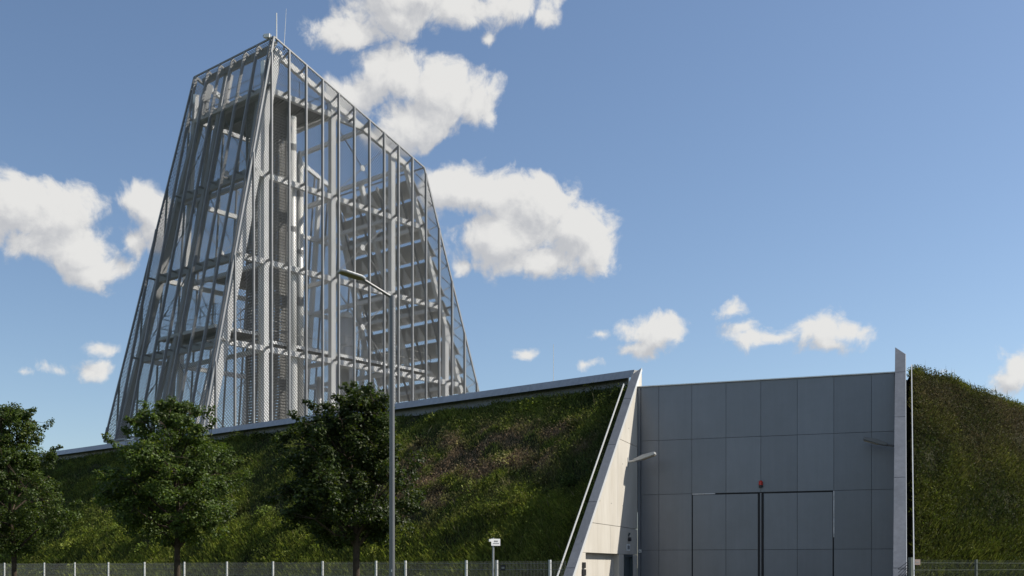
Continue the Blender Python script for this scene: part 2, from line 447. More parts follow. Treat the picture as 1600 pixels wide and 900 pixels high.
# right wing wall: seen along its edge
mb = MB(); mb.prism([G(GW, edge_d(0), 0), G(GW, 0.5, 0), G(GW, 0.5, 7.7), G(GW, edge_d(7.7), 7.7)], G_DIR * 0.26)
wing_r = mb.build('wing_wall', 'concrete', hall, bevel=0.005); tag(wing_r, 'narrow concrete wing wall seen nearly edge on')

mb = MB(); mb.prism([G(GW + 0.262, edge_d(0) + 0.1, 0), G(GW + 0.262, 0.49, 0), G(GW + 0.262, 0.49, 7.6), G(GW + 0.262, edge_d(7.6), 7.58)], G_DIR * 0.012)
mb.build('drainage_sheet', 'rubber', wing_r)
for a0_, a1_, par in ((GW + 0.275, GW + 0.58, wing_r), (-0.66, -0.268, wing)):      # dark gravel strip between wall and soil
    mb = MB(); mb.prism([G(a0_, edge_d(1.1), 0.0), G(a0_, 0.45, 0.0), G(a0_, 0.45, 7.0), G(a0_, edge_d(8.1), 7.0)], G_DIR * (a1_ - a0_))
    mb.build('drainage_strip', 'soil', par)
# metal caps on both wing walls, in lengths
def cap(a0, a1, parent, ds, lip, e0, e1):
    """sloping sheet cap in lengths; its top end is cut on the mitre: e0, e1 = end depth on the a0 and a1 side"""
    slope = V(n2[0] * 1, n2[1] * 1, 0.855); slope /= np.linalg.norm(slope)
    nrm = np.cross(G_DIR, slope); nrm = nrm if nrm[2] > 0 else -nrm
    for k, (d0, d1) in enumerate(zip(ds[:-1], ds[1:])):
        last = k == len(ds) - 2
        da, db = (e0, e1) if last else (d1 - 0.006, d1 - 0.006)
        q = [G(a0, d0 + 0.006, edge_z(d0 + 0.006)), G(a1, d0 + 0.006, edge_z(d0 + 0.006)), G(a1, db, edge_z(db)), G(a0, da, edge_z(da))]
        mb = MB(); mb.prism([p + nrm * 0.004 for p in q], nrm * 0.056)
        mb.build('cap_panel', 'alu', parent, bevel=0.004)
    dl = e1 if lip > (a0 + a1) / 2 else e0
    p0 = G(lip, ds[0], edge_z(ds[0])); p1 = G(lip, dl, edge_z(dl))
    mb = MB(); mb.prism([p0 - nrm * 0.05, p1 - nrm * 0.05, p1 + nrm * 0.064, p0 + nrm * 0.064], G_DIR * 0.014)
    mb.build('cap_lip', 'alu_light', parent)
cap(-0.245, 0.012, wing, [-9.0, -7.2, -5.0, -2.83, -0.86, APEX_D], 0.013, APEX_D - 0.30, APEX_D)
cap(GW - 0.012, GW + 0.285, wing_r, [-9.0, -7.2, -4.4, -2.2, -0.35, APEX_D], GW + 0.286, APEX_D + 0.22, APEX_D - 0.12)
# pale edge rails beside a dark drainage gap
for aa, par, d1 in ((-0.42, wing, -0.15), (GW + 0.46, wing_r, -0.05)):
    mb = MB(); mb.bar(G(aa, -8.9, edge_z(-8.9) + 0.03), G(aa, d1, edge_z(d1) + 0.03), 0.024, 0.055, G_DIR)
    mb.build('edge_rail', 'alu_light', par)

# coping along the left roof edge, recessed fascia under it
LMAX = 78.0
Ls = [0.05, 4.5] + [9.0 + 4.5 * k for k in range(16)]
for L0, L1 in zip(Ls[:-1], Ls[1:]):
    mb = MB()
    prof = [(0.0, 0.26), (0.02, 0.0), (-0.55, 0.02), (-0.55, -0.10), (-0.02, -0.13), (0.0, -0.13)]
    # outer face slightly leaning, thin top, 0.26 high
    pr = [(0.20, -0.27), (0.06, 0.0), (-0.70, 0.03), (-0.70, -0.05), (0.17, -0.26)]
    la = L0 + 0.005; lb = L1 - 0.005
    off = V_DIR * (lb - la)
    if L0 < 1:      # mitred against the wing-wall cap
        n_ = len(pr); i_ = len(mb.v)
        mb.v += [tuple(E((0.075 - 0.351 * q) / 0.936, q, APEX_Z + z)) for q, z in pr] + [tuple(E(lb, q, APEX_Z + z)) for q, z in pr]
        mb.f += [tuple(range(i_, i_ + n_)), tuple(range(i_ + 2 * n_ - 1, i_ + n_ - 1, -1))] + [(i_ + (k + 1) % n_, i_ + k, i_ + n_ + k, i_ + n_ + (k + 1) % n_) for k in range(n_)]
        la += 0.45; off = V_DIR * (lb - la)
    else:
        mb.prism([E(la, q, APEX_Z + z) for q, z in pr], off)
    mb.build('coping_panel', 'alu_coping', hall)
    mb = MB(); mb.prism([E(la, -0.22, 7.2), E(la, -0.22, 8.15), E(la, -0.30, 8.15), E(la, -0.30, 7.2)], off)
    mb.build('fascia_panel', 'alu', hall)
# roof sheet and plinth under the tower
mb = MB()
rp = [E(0.6, -0.35, 7.5), E(LMAX, -0.35, 7.5), E(LMAX, -60, 7.5)]
pR = G(GW + 0.2, 0.6, 7.5)
rp += [pR + U_DIR * 60, pR, G(GW - 0.2, 0.4, 7.5), G(0.2, 0.4, 7.5)]
mb.prism(rp, -UP * 0.3)
mb.build('roof', 'roof', hall)

# panelled front wall with its double gate
mb = MB(); mb.prism([G(0.0, 0.045, 0), G(GW, 0.045, 0), G(GW, 0.045, 7.57), G(0, 0.045, 7.57)], N_DIR * 0.3)
front = mb.build('front_wall', 'facade_edge', hall)
cols = [a_of_px(x) for x in (1001.5, 1029.4, 1081, 1134.4, 1188.8, 1245.8, 1302.9, 1361.8)] + [GW - 0.02]
rows = [0.0, 2.25, 4.06, 5.82, 7.58]
door_c = (2, 6)
def fpanel(a0, a1, z0, z1, parent, d=0.0, th=0.04, gap=0.0045):
    mb = MB(); mb.prism([G(a0 + gap, d, z0 + gap), G(a1 - gap, d, z0 + gap), G(a1 - gap, d, z1 - gap), G(a0 + gap, d, z1 - gap)], N_DIR * th)
    return mb.build('facade_panel', 'facade', parent, bevel=0.003)
for ci in range(len(cols) - 1):
    for ri in range(4):
        if door_c[0] <= ci < door_c[1] and ri < 2: continue
        fpanel(cols[ci], cols[ci + 1], rows[ri], rows[ri + 1], front)
mb = MB(); mb.prism([G(0.012, -0.03, 0), G(cols[0] - 0.01, -0.03, 0), G(cols[0] - 0.01, -0.03, 7.56), G(0.012, -0.03, 7.56)], N_DIR * 0.07)
mb.build('corner_post', 'facade', hall)
mb = MB(); mb.bar(G(0.0, 0.12, 7.60), G(GW, 0.12, 7.60), 0.36, 0.03, N_DIR); mb.build('parapet_cap', 'alu_light', hall)
# gate leaves
mid = (cols[door_c[0]] + cols[door_c[1]]) / 2; mid = cols[4]
for k, (c0, c1) in enumerate(((2, 4), (4, 6))):
    a0, a1 = cols[c0] + (0.03 if k == 0 else 0.085), cols[c1] - (0.085 if k == 0 else 0.03)
    mb = MB(); mb.prism([G(a0, 0.012, 0.02), G(a1, 0.012, 0.02), G(a1, 0.012, 4.02), G(a0, 0.012, 4.02)], N_DIR * 0.03)
    leaf = mb.build('gate_leaf', 'facade_edge', hall); tag(leaf, 'left leaf of the big grey gate' if k == 0 else 'right leaf of the big grey gate')
    cc = [a0, cols[c0 + 1], a1]
    for i in range(2):
        for z0, z1 in ((0.02, 2.25), (2.25, 4.02)):
            fpanel(cc[i], cc[i + 1], z0, z1, leaf, d=-0.014, th=0.026, gap=0.005)
    es = a1 if k == 0 else a0
    mb = MB(); mb.bar(G(es + (0.022 if k == 0 else -0.022), -0.02, 0.02), G(es + (0.022 if k == 0 else -0.022), -0.02, 4.0), 0.035, 0.05, G_DIR); mb.build('rubber_edge', 'rubber', leaf)
mb = MB(); mb.bar(G(mid, -0.022, 0.02), G(mid, -0.022, 4.03), 0.05, 0.05, G_DIR); mb.build('centre_seal', 'alu', hall)
mb = MB(); mb.bar(G(cols[2] + 0.01, -0.01, 4.045), G(cols[2] + 0.75, -0.01, 4.045), 0.02, 0.024, N_DIR); mb.build('door_seal', 'seal', hall)
mb = MB(); mb.bar(G(cols[6] + 0.0, -0.012, 2.62), G(cols[6] + 0.0, -0.012, 4.05), 0.028, 0.02, G_DIR); mb.build('door_seal', 'seal', hall)
mb = MB(); mb.bar(G(cols[2] + 0.8, -0.012, 4.045), G(cols[6] - 0.03, -0.012, 4.045), 0.02, 0.022, N_DIR); mb.build('lintel_gap', 'rubber', hall)
# small side door in the wing wall
mb = MB(); mb.prism([G(-0.10, -1.84, 0), G(-0.10, -0.70, 0), G(-0.10, -0.70, NT - 0.01), G(-0.10, -1.84, NT - 0.01)], G_DIR * 0.03)
sdoor = mb.build('side_door', 'steel_dark', hall); tag(sdoor, 'dark grey-green side door beside the gate')
for p, q in (((-1.81, 0), (-1.81, NT - 0.05)), ((-0.73, 0), (-0.73, NT - 0.05)), ((-1.84, NT - 0.045), (-0.70, NT - 0.045))):
    mb = MB(); mb.bar(G(-0.03, p[0], p[1]), G(-0.03, q[0], q[1]), 0.09, 0.07, G_DIR); mb.build('door_frame', 'steel_dark', sdoor)
mb = MB(); mb.bar(G(-0.03, -1.62, 1.12), G(-0.03, -1.46, 1.12), 0.025, 0.03, UP); mb.build('door_handle', 'alu_light', sdoor)

# ------------------------------------------------------------------ embankments
def grid_mesh(name, P, mat, label):
    """P (nu,nv,3)"""
    nu, nv_ = P.shape[:2]
    me = bpy.data.meshes.new(name)
    idx = np.arange(nu * nv_).reshape(nu, nv_)
    f = np.stack([idx[:-1, :-1], idx[1:, :-1], idx[1:, 1:], idx[:-1, 1:]], -1).reshape(-1, 4)
    me.from_pydata([tuple(p) for p in P.reshape(-1, 3)], [], [tuple(map(int, q)) for q in f]); me.update()
    me.materials.append(M[mat]); me.polygons.foreach_set('use_smooth', [True] * len(me.polygons))
    o = bpy.data.objects.new(name, me); COL.objects.link(o)
    return tag(o, label, 'embankment', kind='structure')

QF = 7.25
def berm_left(L, q):
    """L along the roof edge, q out from it -> xyz"""
    t = np.clip(q / QF, 0, 1.3)
    sm = np.clip((L - 1.0) / 12.0, 0, 1); sm = sm * sm * (3 - 2 * sm)
    z = 7.60 * np.clip(1 - t, 0, 1) ** (1.0 - 0.06 * sm) + (0.30 - 0.1 * sm) * np.sin(np.clip(t, 0, 1) * math.pi)
    z = np.where(q > QF, 0.10 * np.exp(-(q - QF) * 2), z + 0.10)
    bump = fbm2(L * 0.9, q * 1.3, 3, 4) * 0.17 + fbm2(L * 2.6, q * 2.9, 4, 3) * 0.08
    z = z + bump * np.clip(q / 0.8, 0.2, 1) * np.where(q > QF, 0.2, 1)
    x = A[0] + L * v2[0] - q * m2[0]; y = A[1] + L * v2[1] - q * m2[1]
    return np.stack([x, y, z], -1)
def lmin(q): return (0.15 - 0.351 * q) / 0.936     # where the wing wall stands (a = -0.30)
qs = np.concatenate([[-0.25], np.linspace(0, QF, 60), np.linspace(QF + 0.3, QF + 3, 6)])
ts = np.linspace(0, 1, 330) ** 1.3
Lg = lmin(qs)[None, :] + ts[:, None] * (LMAX - 2 - lmin(qs))[None, :]
grid_mesh('embankment', berm_left(Lg, np.broadcast_to(qs[None, :], Lg.shape)), 'soil', 'long steep grassy embankment below the metal roof edge')

crest0 = G(GW + 0.42, 0.5, 0); foot0 = G(GW + 0.42, -8.0, 0)
def berm_right(t, w):
    """t along, w 0 foot .. 1 crest .. 2 behind"""
    cx_ = crest0[0] + 0.80 * t; cy_ = crest0[1] + 0.60 * t
    fx = foot0[0] + 0.86 * t; fy = foot0[1] + 0.51 * t
    cz = 7.72 - 0.075 * t - 0.006 * t * t
    wc = np.clip(w, 0, 1); wb = np.clip(w - 1, 0, 1)
    x = fx + (cx_ - fx) * wc - 0.4 * wb * 0; y = fy + (cy_ - fy) * wc
    x = x + wb * m2[0] * 9 * 0.3; y = y + wb * 7.0
    z = 0.05 + cz * (wc ** 0.92) - 0.05 * wb
    prof = np.sin(wc * math.pi) * 0.25 - 0.28 * np.exp(-t / 0.35) * np.clip(wc * 5, 0, 1)
    bump = fbm2(t * 1.1, w * 8, 13, 4) * 0.10 + fbm2(t * 2.8, w * 22, 14, 3) * 0.07
    z = z + prof + bump * np.clip(wc * 6, 0, 1)
    return np.stack([x, y, z], -1)
tg = np.linspace(0, 34, 130); wg = np.linspace(0, 2, 70)
TT, WW = np.meshgrid(tg, wg, indexing='ij')
grid_mesh('embankment', berm_right(TT, WW), 'soil', 'steep overgrown embankment right of the gate')

def blades(P, length, width, lean, tint, up_bias=1.0):
    """one bent triangle pair per blade -> arrays of triangles"""
    n = len(P)
    az = rng.uniform(0, 2 * math.pi, n)
    ld = np.stack([np.cos(az), np.sin(az), np.zeros(n)], -1)
    sd = np.stack([-np.sin(az + rng.normal(0, .7, n)), np.cos(az), np.zeros(n)], -1)
    tip = P + ld * (lean * length)[:, None] + np.array([0, 0, 1.0]) * (length * up_bias)[:, None]
    midp = P + ld * (lean * length * 0.35)[:, None] + np.array([0, 0, 1.0]) * (length * 0.58)[:, None]
    w = width[:, None] * sd
    quad = np.stack([P - w * 0.5, P + w * 0.5, midp + w * 0.42, tip], 1)
    return quad.reshape(-1, 3), np.repeat(tint, 4, axis=0)

def leaves_cards(P, size, tint, flat=0.5):
    n = len(P)
    nrm = rng.normal(0, 1, (n, 3)); nrm[:, 2] = np.abs(nrm[:, 2]) + flat; nrm /= np.linalg.norm(nrm, axis=1)[:, None]
    a = np.cross(nrm, rng.normal(0, 1, (n, 3))); a /= np.linalg.norm(a, axis=1)[:, None]
    b = np.cross(nrm, a); s = size[:, None]
    fold = nrm * s * 0.18
    quad = np.stack([P - a * s * 0.55, P + b * s * 0.42 + fold, P + a * s * 0.6, P - b * s * 0.42 + fold], 1)
    return quad.reshape(-1, 3), np.repeat(tint, 4, axis=0)

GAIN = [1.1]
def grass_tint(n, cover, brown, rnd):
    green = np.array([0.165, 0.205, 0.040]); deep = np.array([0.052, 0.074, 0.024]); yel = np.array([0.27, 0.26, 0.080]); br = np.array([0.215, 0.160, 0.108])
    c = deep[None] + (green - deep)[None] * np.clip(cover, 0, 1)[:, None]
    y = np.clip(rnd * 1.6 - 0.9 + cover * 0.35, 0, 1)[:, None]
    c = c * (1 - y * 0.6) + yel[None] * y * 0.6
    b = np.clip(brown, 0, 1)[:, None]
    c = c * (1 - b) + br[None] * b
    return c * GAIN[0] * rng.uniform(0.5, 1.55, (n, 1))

def tufts(P, rad, per, tint, size):
    """low leafy weeds: a dome of small leaves over each point"""
    n = len(P) * per
    i = np.repeat(np.arange(len(P)), per)
    d = rng.normal(0, 1, (n, 3)); d[:, 2] = np.abs(d[:, 2]) * 1.1; d /= np.linalg.norm(d, axis=1)[:, None]
    Q = P[i] + d * (rad[i] * rng.uniform(0.35, 1.0, n))[:, None]
    return leaves_cards(Q, rng.uniform(0.6, 1.4, n) * size[i], tint[i] * rng.uniform(0.55, 1.5, (n, 1)), flat=0.3)

def scatter_left():
    n = 520000
    q = rng.uniform(0.02, QF + 0.6, n)
    t = rng.uniform(0, 1, n)
    # more blades where the slope is close: distance grows with L
    L = lmin(q) + (62 - lmin(q)) * t ** 1.75
    a = -0.15 - 0.936 * L - 0.351 * q
    keep = a < -0.46
    q, L = q[keep], L[keep]; n = len(q)
    P = berm_left(L, q)
    clump = fbm2(L * 1.5, q * 1.9, 21, 4); patch = fbm2(L * 0.35, q * 0.55, 22, 3); fine = fbm2(L * 4, q * 4, 23, 2)
    hue = 0.42 + 0.75 * clump + 0.4 * patch + 0.7 * np.clip(q / QF - 0.55, -0.2, 0.5)
    # the dry brown patch below the roof edge and a second, smaller one lower down
    def spot(Lc, qc, rl, rq): return np.exp(-(((L - Lc + 0.8 * (q - qc)) / rl) ** 2 + ((q - qc) / rq) ** 2))
    brown = 1.6 * spot(4.6, 2.2, 4.0, 1.2) + 1.4 * spot(7.6, 3.6, 3.2, 1.2) + 0.6 * spot(2.3, 1.5, 0.9, 0.5)
    brown = brown * (0.65 + 0.8 * fine) + 0.45 * np.clip(patch - 0.35, 0, 1) - 0.25
    brown = np.clip(brown + rng.normal(0, 0.16, n), 0, 0.95)
    # thin out hollows so soil and shade show between the clumps
    keep = rng.uniform(-1.0, 0.35, n) < clump + 0.35 * fine + 0.25
    L, q, P, clump, hue, brown = L[keep], q[keep], P[keep], clump[keep], hue[keep], brown[keep]; n = len(L)
    long_ = np.clip(0.13 + 0.08 * clump + 0.45 * np.clip(q / QF - 0.60, 0, 1) + rng.normal(0, 0.04, n), 0.05, 0.4) * (1 - 0.35 * brown)
    wid = rng.uniform(0.012, 0.028, n) * (1 + L / 35)
    v, c = blades(P, long_, wid, rng.uniform(0.0, 0.9, n), grass_tint(n, hue, brown, rng.uniform(0, 1, n)))
    # broad-leaved weeds in clumps
    k = 120000
    ids = rng.integers(0, n, k)
    sel = (clump[ids] + rng.normal(0, 0.3, k)) > -0.1
    ids = ids[sel]; k = len(ids)
    Pw = P[ids] + np.stack([rng.normal(0, .05, k), rng.normal(0, .05, k), rng.uniform(0.03, 0.30, k)], -1)
    v2_, c2_ = leaves_cards(Pw, rng.uniform(0.022, 0.055, k) * (1 + L[ids] / 50), grass_tint(k, hue[ids] - 0.05, brown[ids] * 1.1, rng.uniform(0, .8, k)))
    kt = 4600
    it = rng.integers(0, n, kt); it = it[(clump[it] + rng.normal(0, .35, kt)) > 0.0]
    v3_, c3_ = tufts(P[it], rng.uniform(0.10, 0.34, len(it)) * (1 - 0.4 * brown[it]), 34, grass_tint(len(it), hue[it] + rng.normal(0, .25, len(it)), brown[it] * 1.2, rng.uniform(0, 1, len(it))), rng.uniform(0.026, 0.05, len(it)) * (1 + L[it] / 60))
    ib = rng.integers(0, n, 230); gb = rng.uniform(0.45, 1.25, len(ib))[:, None]
    v5, c5 = tufts(P[ib], rng.uniform(0.28, 0.55, len(ib)), 150, grass_tint(len(ib), hue[ib], brown[ib] * 0.5, rng.uniform(0, 1, len(ib))) * gb, rng.uniform(0.035, 0.065, len(ib)) * (1 + L[ib] / 60))
    ik = rng.integers(0, n, 1000)
    v6, c6 = blades(P[ik], rng.uniform(0.12, 0.38, len(ik)), rng.uniform(0.008, 0.014, len(ik)) * (1 + L[ik] / 40), rng.uniform(0, 0.6, len(ik)), np.array([0.27, 0.24, 0.14])[None] * rng.uniform(0.5, 1.2, (len(ik), 1)))
    v = np.concatenate([v, v2_, v3_, v5, v6]); c = np.concatenate([c, c2_, c3_, c5, c6])
    o = tri_mesh('grass', v, 4, c, 'grass')
    tag(o, 'rough green and dried brown grass covering the long embankment', 'grass', kind='stuff')
scatter_left()

def scatter_right():
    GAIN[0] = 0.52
    n = 210000
    t = 0.16 + rng.uniform(0, 1, n) ** 1.2 * 13; w = rng.uniform(0.0, 1.12, n)
    P = berm_right(t, w)
    clump = fbm2(t * 1.6, w * 13, 31, 4); patch = fbm2(t * 0.5, w * 4, 32, 3)
    keep = rng.uniform(-1.0, 0.35, n) < clump + 0.25
    t, w, P, clump, patch = t[keep], w[keep], P[keep], clump[keep], patch[keep]; n = len(t)
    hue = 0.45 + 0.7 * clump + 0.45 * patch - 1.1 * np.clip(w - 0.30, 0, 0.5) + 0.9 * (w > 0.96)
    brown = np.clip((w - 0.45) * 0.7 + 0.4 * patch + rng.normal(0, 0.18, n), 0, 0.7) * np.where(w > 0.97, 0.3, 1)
    long_ = np.clip(0.13 + 0.08 * clump + 0.07 * (w < 0.3) + rng.normal(0, 0.04, n), 0.05, 0.4)
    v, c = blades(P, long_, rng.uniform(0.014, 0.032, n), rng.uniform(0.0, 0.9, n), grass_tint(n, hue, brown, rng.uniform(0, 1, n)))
    k = 70000; ids = rng.integers(0, n, k)
    Pw = P[ids] + np.stack([rng.normal(0, .05, k), rng.normal(0, .05, k), rng.uniform(0.03, 0.32, k)], -1)
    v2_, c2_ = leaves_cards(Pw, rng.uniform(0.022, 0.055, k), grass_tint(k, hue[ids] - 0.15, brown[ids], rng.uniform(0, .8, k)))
    kt = 1900
    it = rng.integers(0, n, kt); it = it[(clump[it] + rng.normal(0, .35, kt)) > 0.0]
    v4_, c4_ = tufts(P[it], rng.uniform(0.10, 0.34, len(it)), 36, grass_tint(len(it), hue[it] + rng.normal(0, .25, len(it)), brown[it], rng.uniform(0, 1, len(it))), rng.uniform(0.026, 0.05, len(it)))
    # tall dry stalks on the crest
    m = 240
    tt = rng.uniform(0.3, 10, m); Pc = berm_right(tt, rng.uniform(0.96, 1.04, m))
    v3, c3 = blades(Pc, np.clip(rng.gamma(2.2, 0.08, m) + 0.10, 0.1, 0.55), rng.uniform(0.008, 0.016, m), rng.uniform(0, 0.3, m), grass_tint(m, np.full(m, 0.7), rng.uniform(0, 0.7, m), rng.uniform(0, 1, m)))
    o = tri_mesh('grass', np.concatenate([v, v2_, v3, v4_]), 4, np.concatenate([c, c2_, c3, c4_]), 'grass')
    tag(o, 'dark weeds and grass covering the embankment right of the gate', 'grass', kind='stuff')
scatter_right()

# ------------------------------------------------------------------ the cage tower
Z0, ZT = 8.57, 29.4
TF = V(-15.2, 53.5)
def T(s, L, z): p = TF + s * m2 + L * v2; return V(p[0], p[1], z)
def lean(z): return 4.28 * (z - Z0) / (ZT - Z0)
def lmax(z): return 9.38 - 2.12 * (z - Z0) / (ZT - Z0)
def send(z): return 21.85 - 0.379 * (z - Z0)
def ztop(s): return ZT - 0.337 * (s - 4.28)
def ztop_at(s):
    if s < 4.28: return Z0 + s / 4.28 * (ZT - Z0)
    if s > 15.36: return Z0 + (21.85 - s) / 0.379
    return ztop(s)
S_TOPEND = 15.36; Z_TOPEND = ztop(S_TOPEND)
LEV = [13.15, 17.70, 22.25, 26.80]
tower = thing('cage_tower', T(8, 4, Z0), 'tall leaning tower of pale steel frames wrapped in metal mesh, on the roof', 'tower')

def part(name, mat, parent=tower, **k):
    def wrap(mb): return mb.build(name, mat, parent, **k)
    return wrap
def bar(name, mat, a, b, w, h, side=UP, parent=tower): return MB().bar(a, b, w, h, side).build(name, mat, parent)

# outline edges
c_F0, c_FT = T(0, 0, Z0), T(4.28, 0, ZT)
c_B0, c_BT = T(0, lmax(Z0), Z0), T(4.28, lmax(ZT), ZT)
c_R0, c_RT = T(send(Z0), 0, Z0), T(S_TOPEND, 0, Z_TOPEND)
c_Q0, c_QT = T(send(Z0), lmax(Z0), Z0), T(S_TOPEND, lmax(Z_TOPEND), Z_TOPEND)
for a, b in ((c_F0, c_FT), (c_B0, c_BT), (c_R0, c_RT), (c_Q0, c_QT)): bar('corner_edge', 'galv', a, b, 0.09, 0.09, V_DIR)
for a, b in ((c_FT, c_BT), (c_FT, c_RT), (c_RT, c_QT), (c_BT, c_QT)): bar('top_edge', 'galv', a, b, 0.07, 0.09, UP)
for a, b in ((c_F0, c_B0), (c_F0, c_R0), (c_R0, c_Q0), (c_B0, c_Q0)): bar('bottom_edge', 'galv', a, b, 0.09, 0.10, UP)

# mullions on the sunlit long face
SK = [4.11 + 1.137 * k for k in range(-3, 16)]
for s in SK:
    zt = ztop_at(s)
    if zt - Z0 > 0.8: bar('mullion', 'galv', T(s, -0.02, Z0), T(s, -0.02, zt - 0.05), 0.075, 0.15, U_DIR)
# mullions on the leaning end face
LK = [0.2 + 1.137 * k for k in range(0, 9)]
for L in LK:
    zt = ZT if L < 7.26 else Z0 + (9.38 - L) / 2.12 * (ZT - Z0)
    if zt - Z0 > 0.8: bar('mullion', 'galv', T(lean(Z0) - 0.02, L, Z0), T(lean(zt) - 0.02, L, zt - 0.05), 0.075, 0.15, V_DIR)
# mullions on the far long face
for s in SK:
    zt = ztop_at(s)
    if zt - Z0 > 0.8: bar('mullion', 'galv', T(s, lmax(Z0), Z0), T(s, lmax(zt), zt - 0.05), 0.06, 0.12, U_DIR)

# structural columns
CS = [4.11, 8.66, 13.21, 17.76]
IN = 0.55
for s in CS:
    zt = ztop_at(s + (0.9 if s > 15 else 0)) - 0.35
    bar('column', 'white_steel', T(s, IN, Z0), T(s, IN, zt), 0.31, 0.28, U_DIR)
    bar('column', 'white_steel', T(s, lmax(Z0) - IN, Z0), T(s, lmax(zt) - IN, zt), 0.24, 0.24, U_DIR)
for L in (0.42, 4.75):
    bar('leaning_column', 'white_steel' if L < 1 else 'steel_shade', T(lean(Z0) + IN, L, Z0), T(lean(ZT) + IN, L, ZT - 0.4), 0.28, 0.42, V_DIR)
bar('leaning_column', 'steel_shade', T(lean(Z0) + IN, lmax(Z0) - 0.6, Z0), T(lean(ZT) + IN, lmax(ZT) - 0.6, ZT - 0.4), 0.28, 0.42, V_DIR)
for L0, L1 in ((IN, IN), (4.6, 4.6), (lmax(Z0) - IN, lmax(Z_TOPEND) - IN)):
    bar('leaning_column', 'white_steel', T(send(Z0) - 1.15, L0, Z0), T(S_TOPEND - 1.0, L1, Z_TOPEND - 0.1), 0.26, 0.26, V_DIR)
# pairs of raking struts standing inside the end face
for L in (2.3, 6.6):
    bar('raking_strut', 'steel_shade', T(lean(Z0) + 1.0, L, Z0), T(lean(17.7) + 1.9, L + 0.4, 17.7), 0.16, 0.16, V_DIR)
    bar('raking_strut', 'steel_shade', T(lean(17.7) + 1.9, L + 0.4, 17.7), T(lean(26.8) + 0.8, L - 0.6, 26.8), 0.16, 0.16, V_DIR)

# ring beams and their outriggers
for z in LEV:
    s0, s1 = lean(z) + IN, send(z) - 1.05
    if z > 26: s1 = min(s1, 4.28 + (ZT - z - 0.3) / 0.337)
    lb = lmax(z) - IN
    bar('ring_beam', 'white_steel', T(s0, IN, z), T(s1, IN, z), 0.29, 0.24, UP)
    bar('ring_beam', 'white_steel', T(s0, lb, z), T(s1, lb, z), 0.24, 0.20, UP)
    bar('ring_beam', 'steel_shade', T(s0, IN, z - 0.02), T(s0, lb, z - 0.02), 0.38, 0.28, UP)
    bar('ring_beam', 'white_steel', T(s1, IN, z - 0.02), T(s1, lb, z - 0.02), 0.22, 0.20, UP)
    for s in CS[:-1]:
        if s < s1: bar('cross_beam', 'white_steel', T(s, IN, z - 0.05), T(s, lb, z - 0.05), 0.22, 0.18, UP)
    for s in SK:
        if s0 - 0.5 < s < s1 + 0.9 and ztop_at(s) > z + 0.3:
            bar('outrigger', 'galv', T(s, 0.03, z + 0.06), T(s, IN, z + 0.0), 0.13, 0.07, UP)
    for L in LK:
        if L < lmax(z) - 0.1: bar('outrigger', 'galv', T(lean(z) + 0.03, L, z + 0.03), T(s0, L, z), 0.10, 0.06, UP)
# sloping beams under the roof edge
bar('roof_beam', 'white_steel', T(4.7, IN, ZT - 0.50), T(S_TOPEND - 0.9, IN, ztop(S_TOPEND - 0.9) - 0.36), 0.30, 0.22, UP)
bar('roof_beam', 'white_steel', T(4.7, lmax(ZT) - IN, ZT - 0.50), T(S_TOPEND - 0.9, lmax(Z_TOPEND) - IN, ztop(S_TOPEND - 0.9) - 0.36), 0.24, 0.2, UP)
bar('roof_beam', 'galv', T(4.6, 0.4, ZT - 0.30), T(4.6, lmax(ZT) - 0.4, ZT - 0.30), 0.34, 0.16, UP)
bar('roof_beam', 'white_steel', T(S_TOPEND - 0.9, IN, Z_TOPEND - 0.1), T(S_TOPEND - 0.9, lmax(Z_TOPEND) - IN, Z_TOPEND - 0.1), 0.22, 0.2, UP)
for s in SK:
    if 4.4 < s < S_TOPEND: bar('outrigger', 'galv', T(s, 0.03, ztop(s) - 0.12), T(s, IN, ztop(s) - 0.34), 0.10, 0.06, UP)
for L in LK:
    if L < 7.2: bar('outrigger', 'galv', T(4.33, L, ZT - 0.10), T(4.6, L, ZT - 0.26), 0.12, 0.06, UP)

# tie-rod crosses with a ring plate in the middle
def cross(sa, sb, z0, z1, La, Lb):
    c = (T(sa, La, z0) + T(sa, Lb, z1) + T(sb, La, z0) + T(sb, Lb, z1)) / 4
    for p in (T(sa, La, z0), T(sb, La, z0), T(sa, Lb, z1), T(sb, Lb, z1)):
        d = c - p; d /= np.linalg.norm(d)
        MB().tube(p, c - d * 0.17, 0.028, n=5).build('tie_rod', 'galv', tower)
    MB().tube(c - V_DIR * 0.02, c + V_DIR * 0.02, 0.17, n=14).build('ring_plate', 'white_steel', tower)
zz = [Z0] + LEV
for i in range(4):
    cross(8.66, 13.21, zz[i] + 0.15, zz[i + 1] - 0.15, IN, IN)
for i in range(4):
    lb0, lb1 = lmax(zz[i]) - IN, lmax(zz[i + 1]) - IN
    cross(4.11, 8.66, zz[i] + 0.15, zz[i + 1] - 0.15, lb0, lb1)
    # diagonal rods in the leaning end face
    MB().tube(T(lean(zz[i]) + .5, 0.6, zz[i]), T(lean(zz[i + 1]) + .5, 4.7, zz[i + 1]), 0.025, n=5).build('tie_rod', 'galv', tower)
    MB().tube(T(lean(zz[i]) + .5, lmax(zz[i]) - .7, zz[i]), T(lean(zz[i + 1]) + .5, 4.7, zz[i + 1]), 0.025, n=5).build('tie_rod', 'galv', tower)

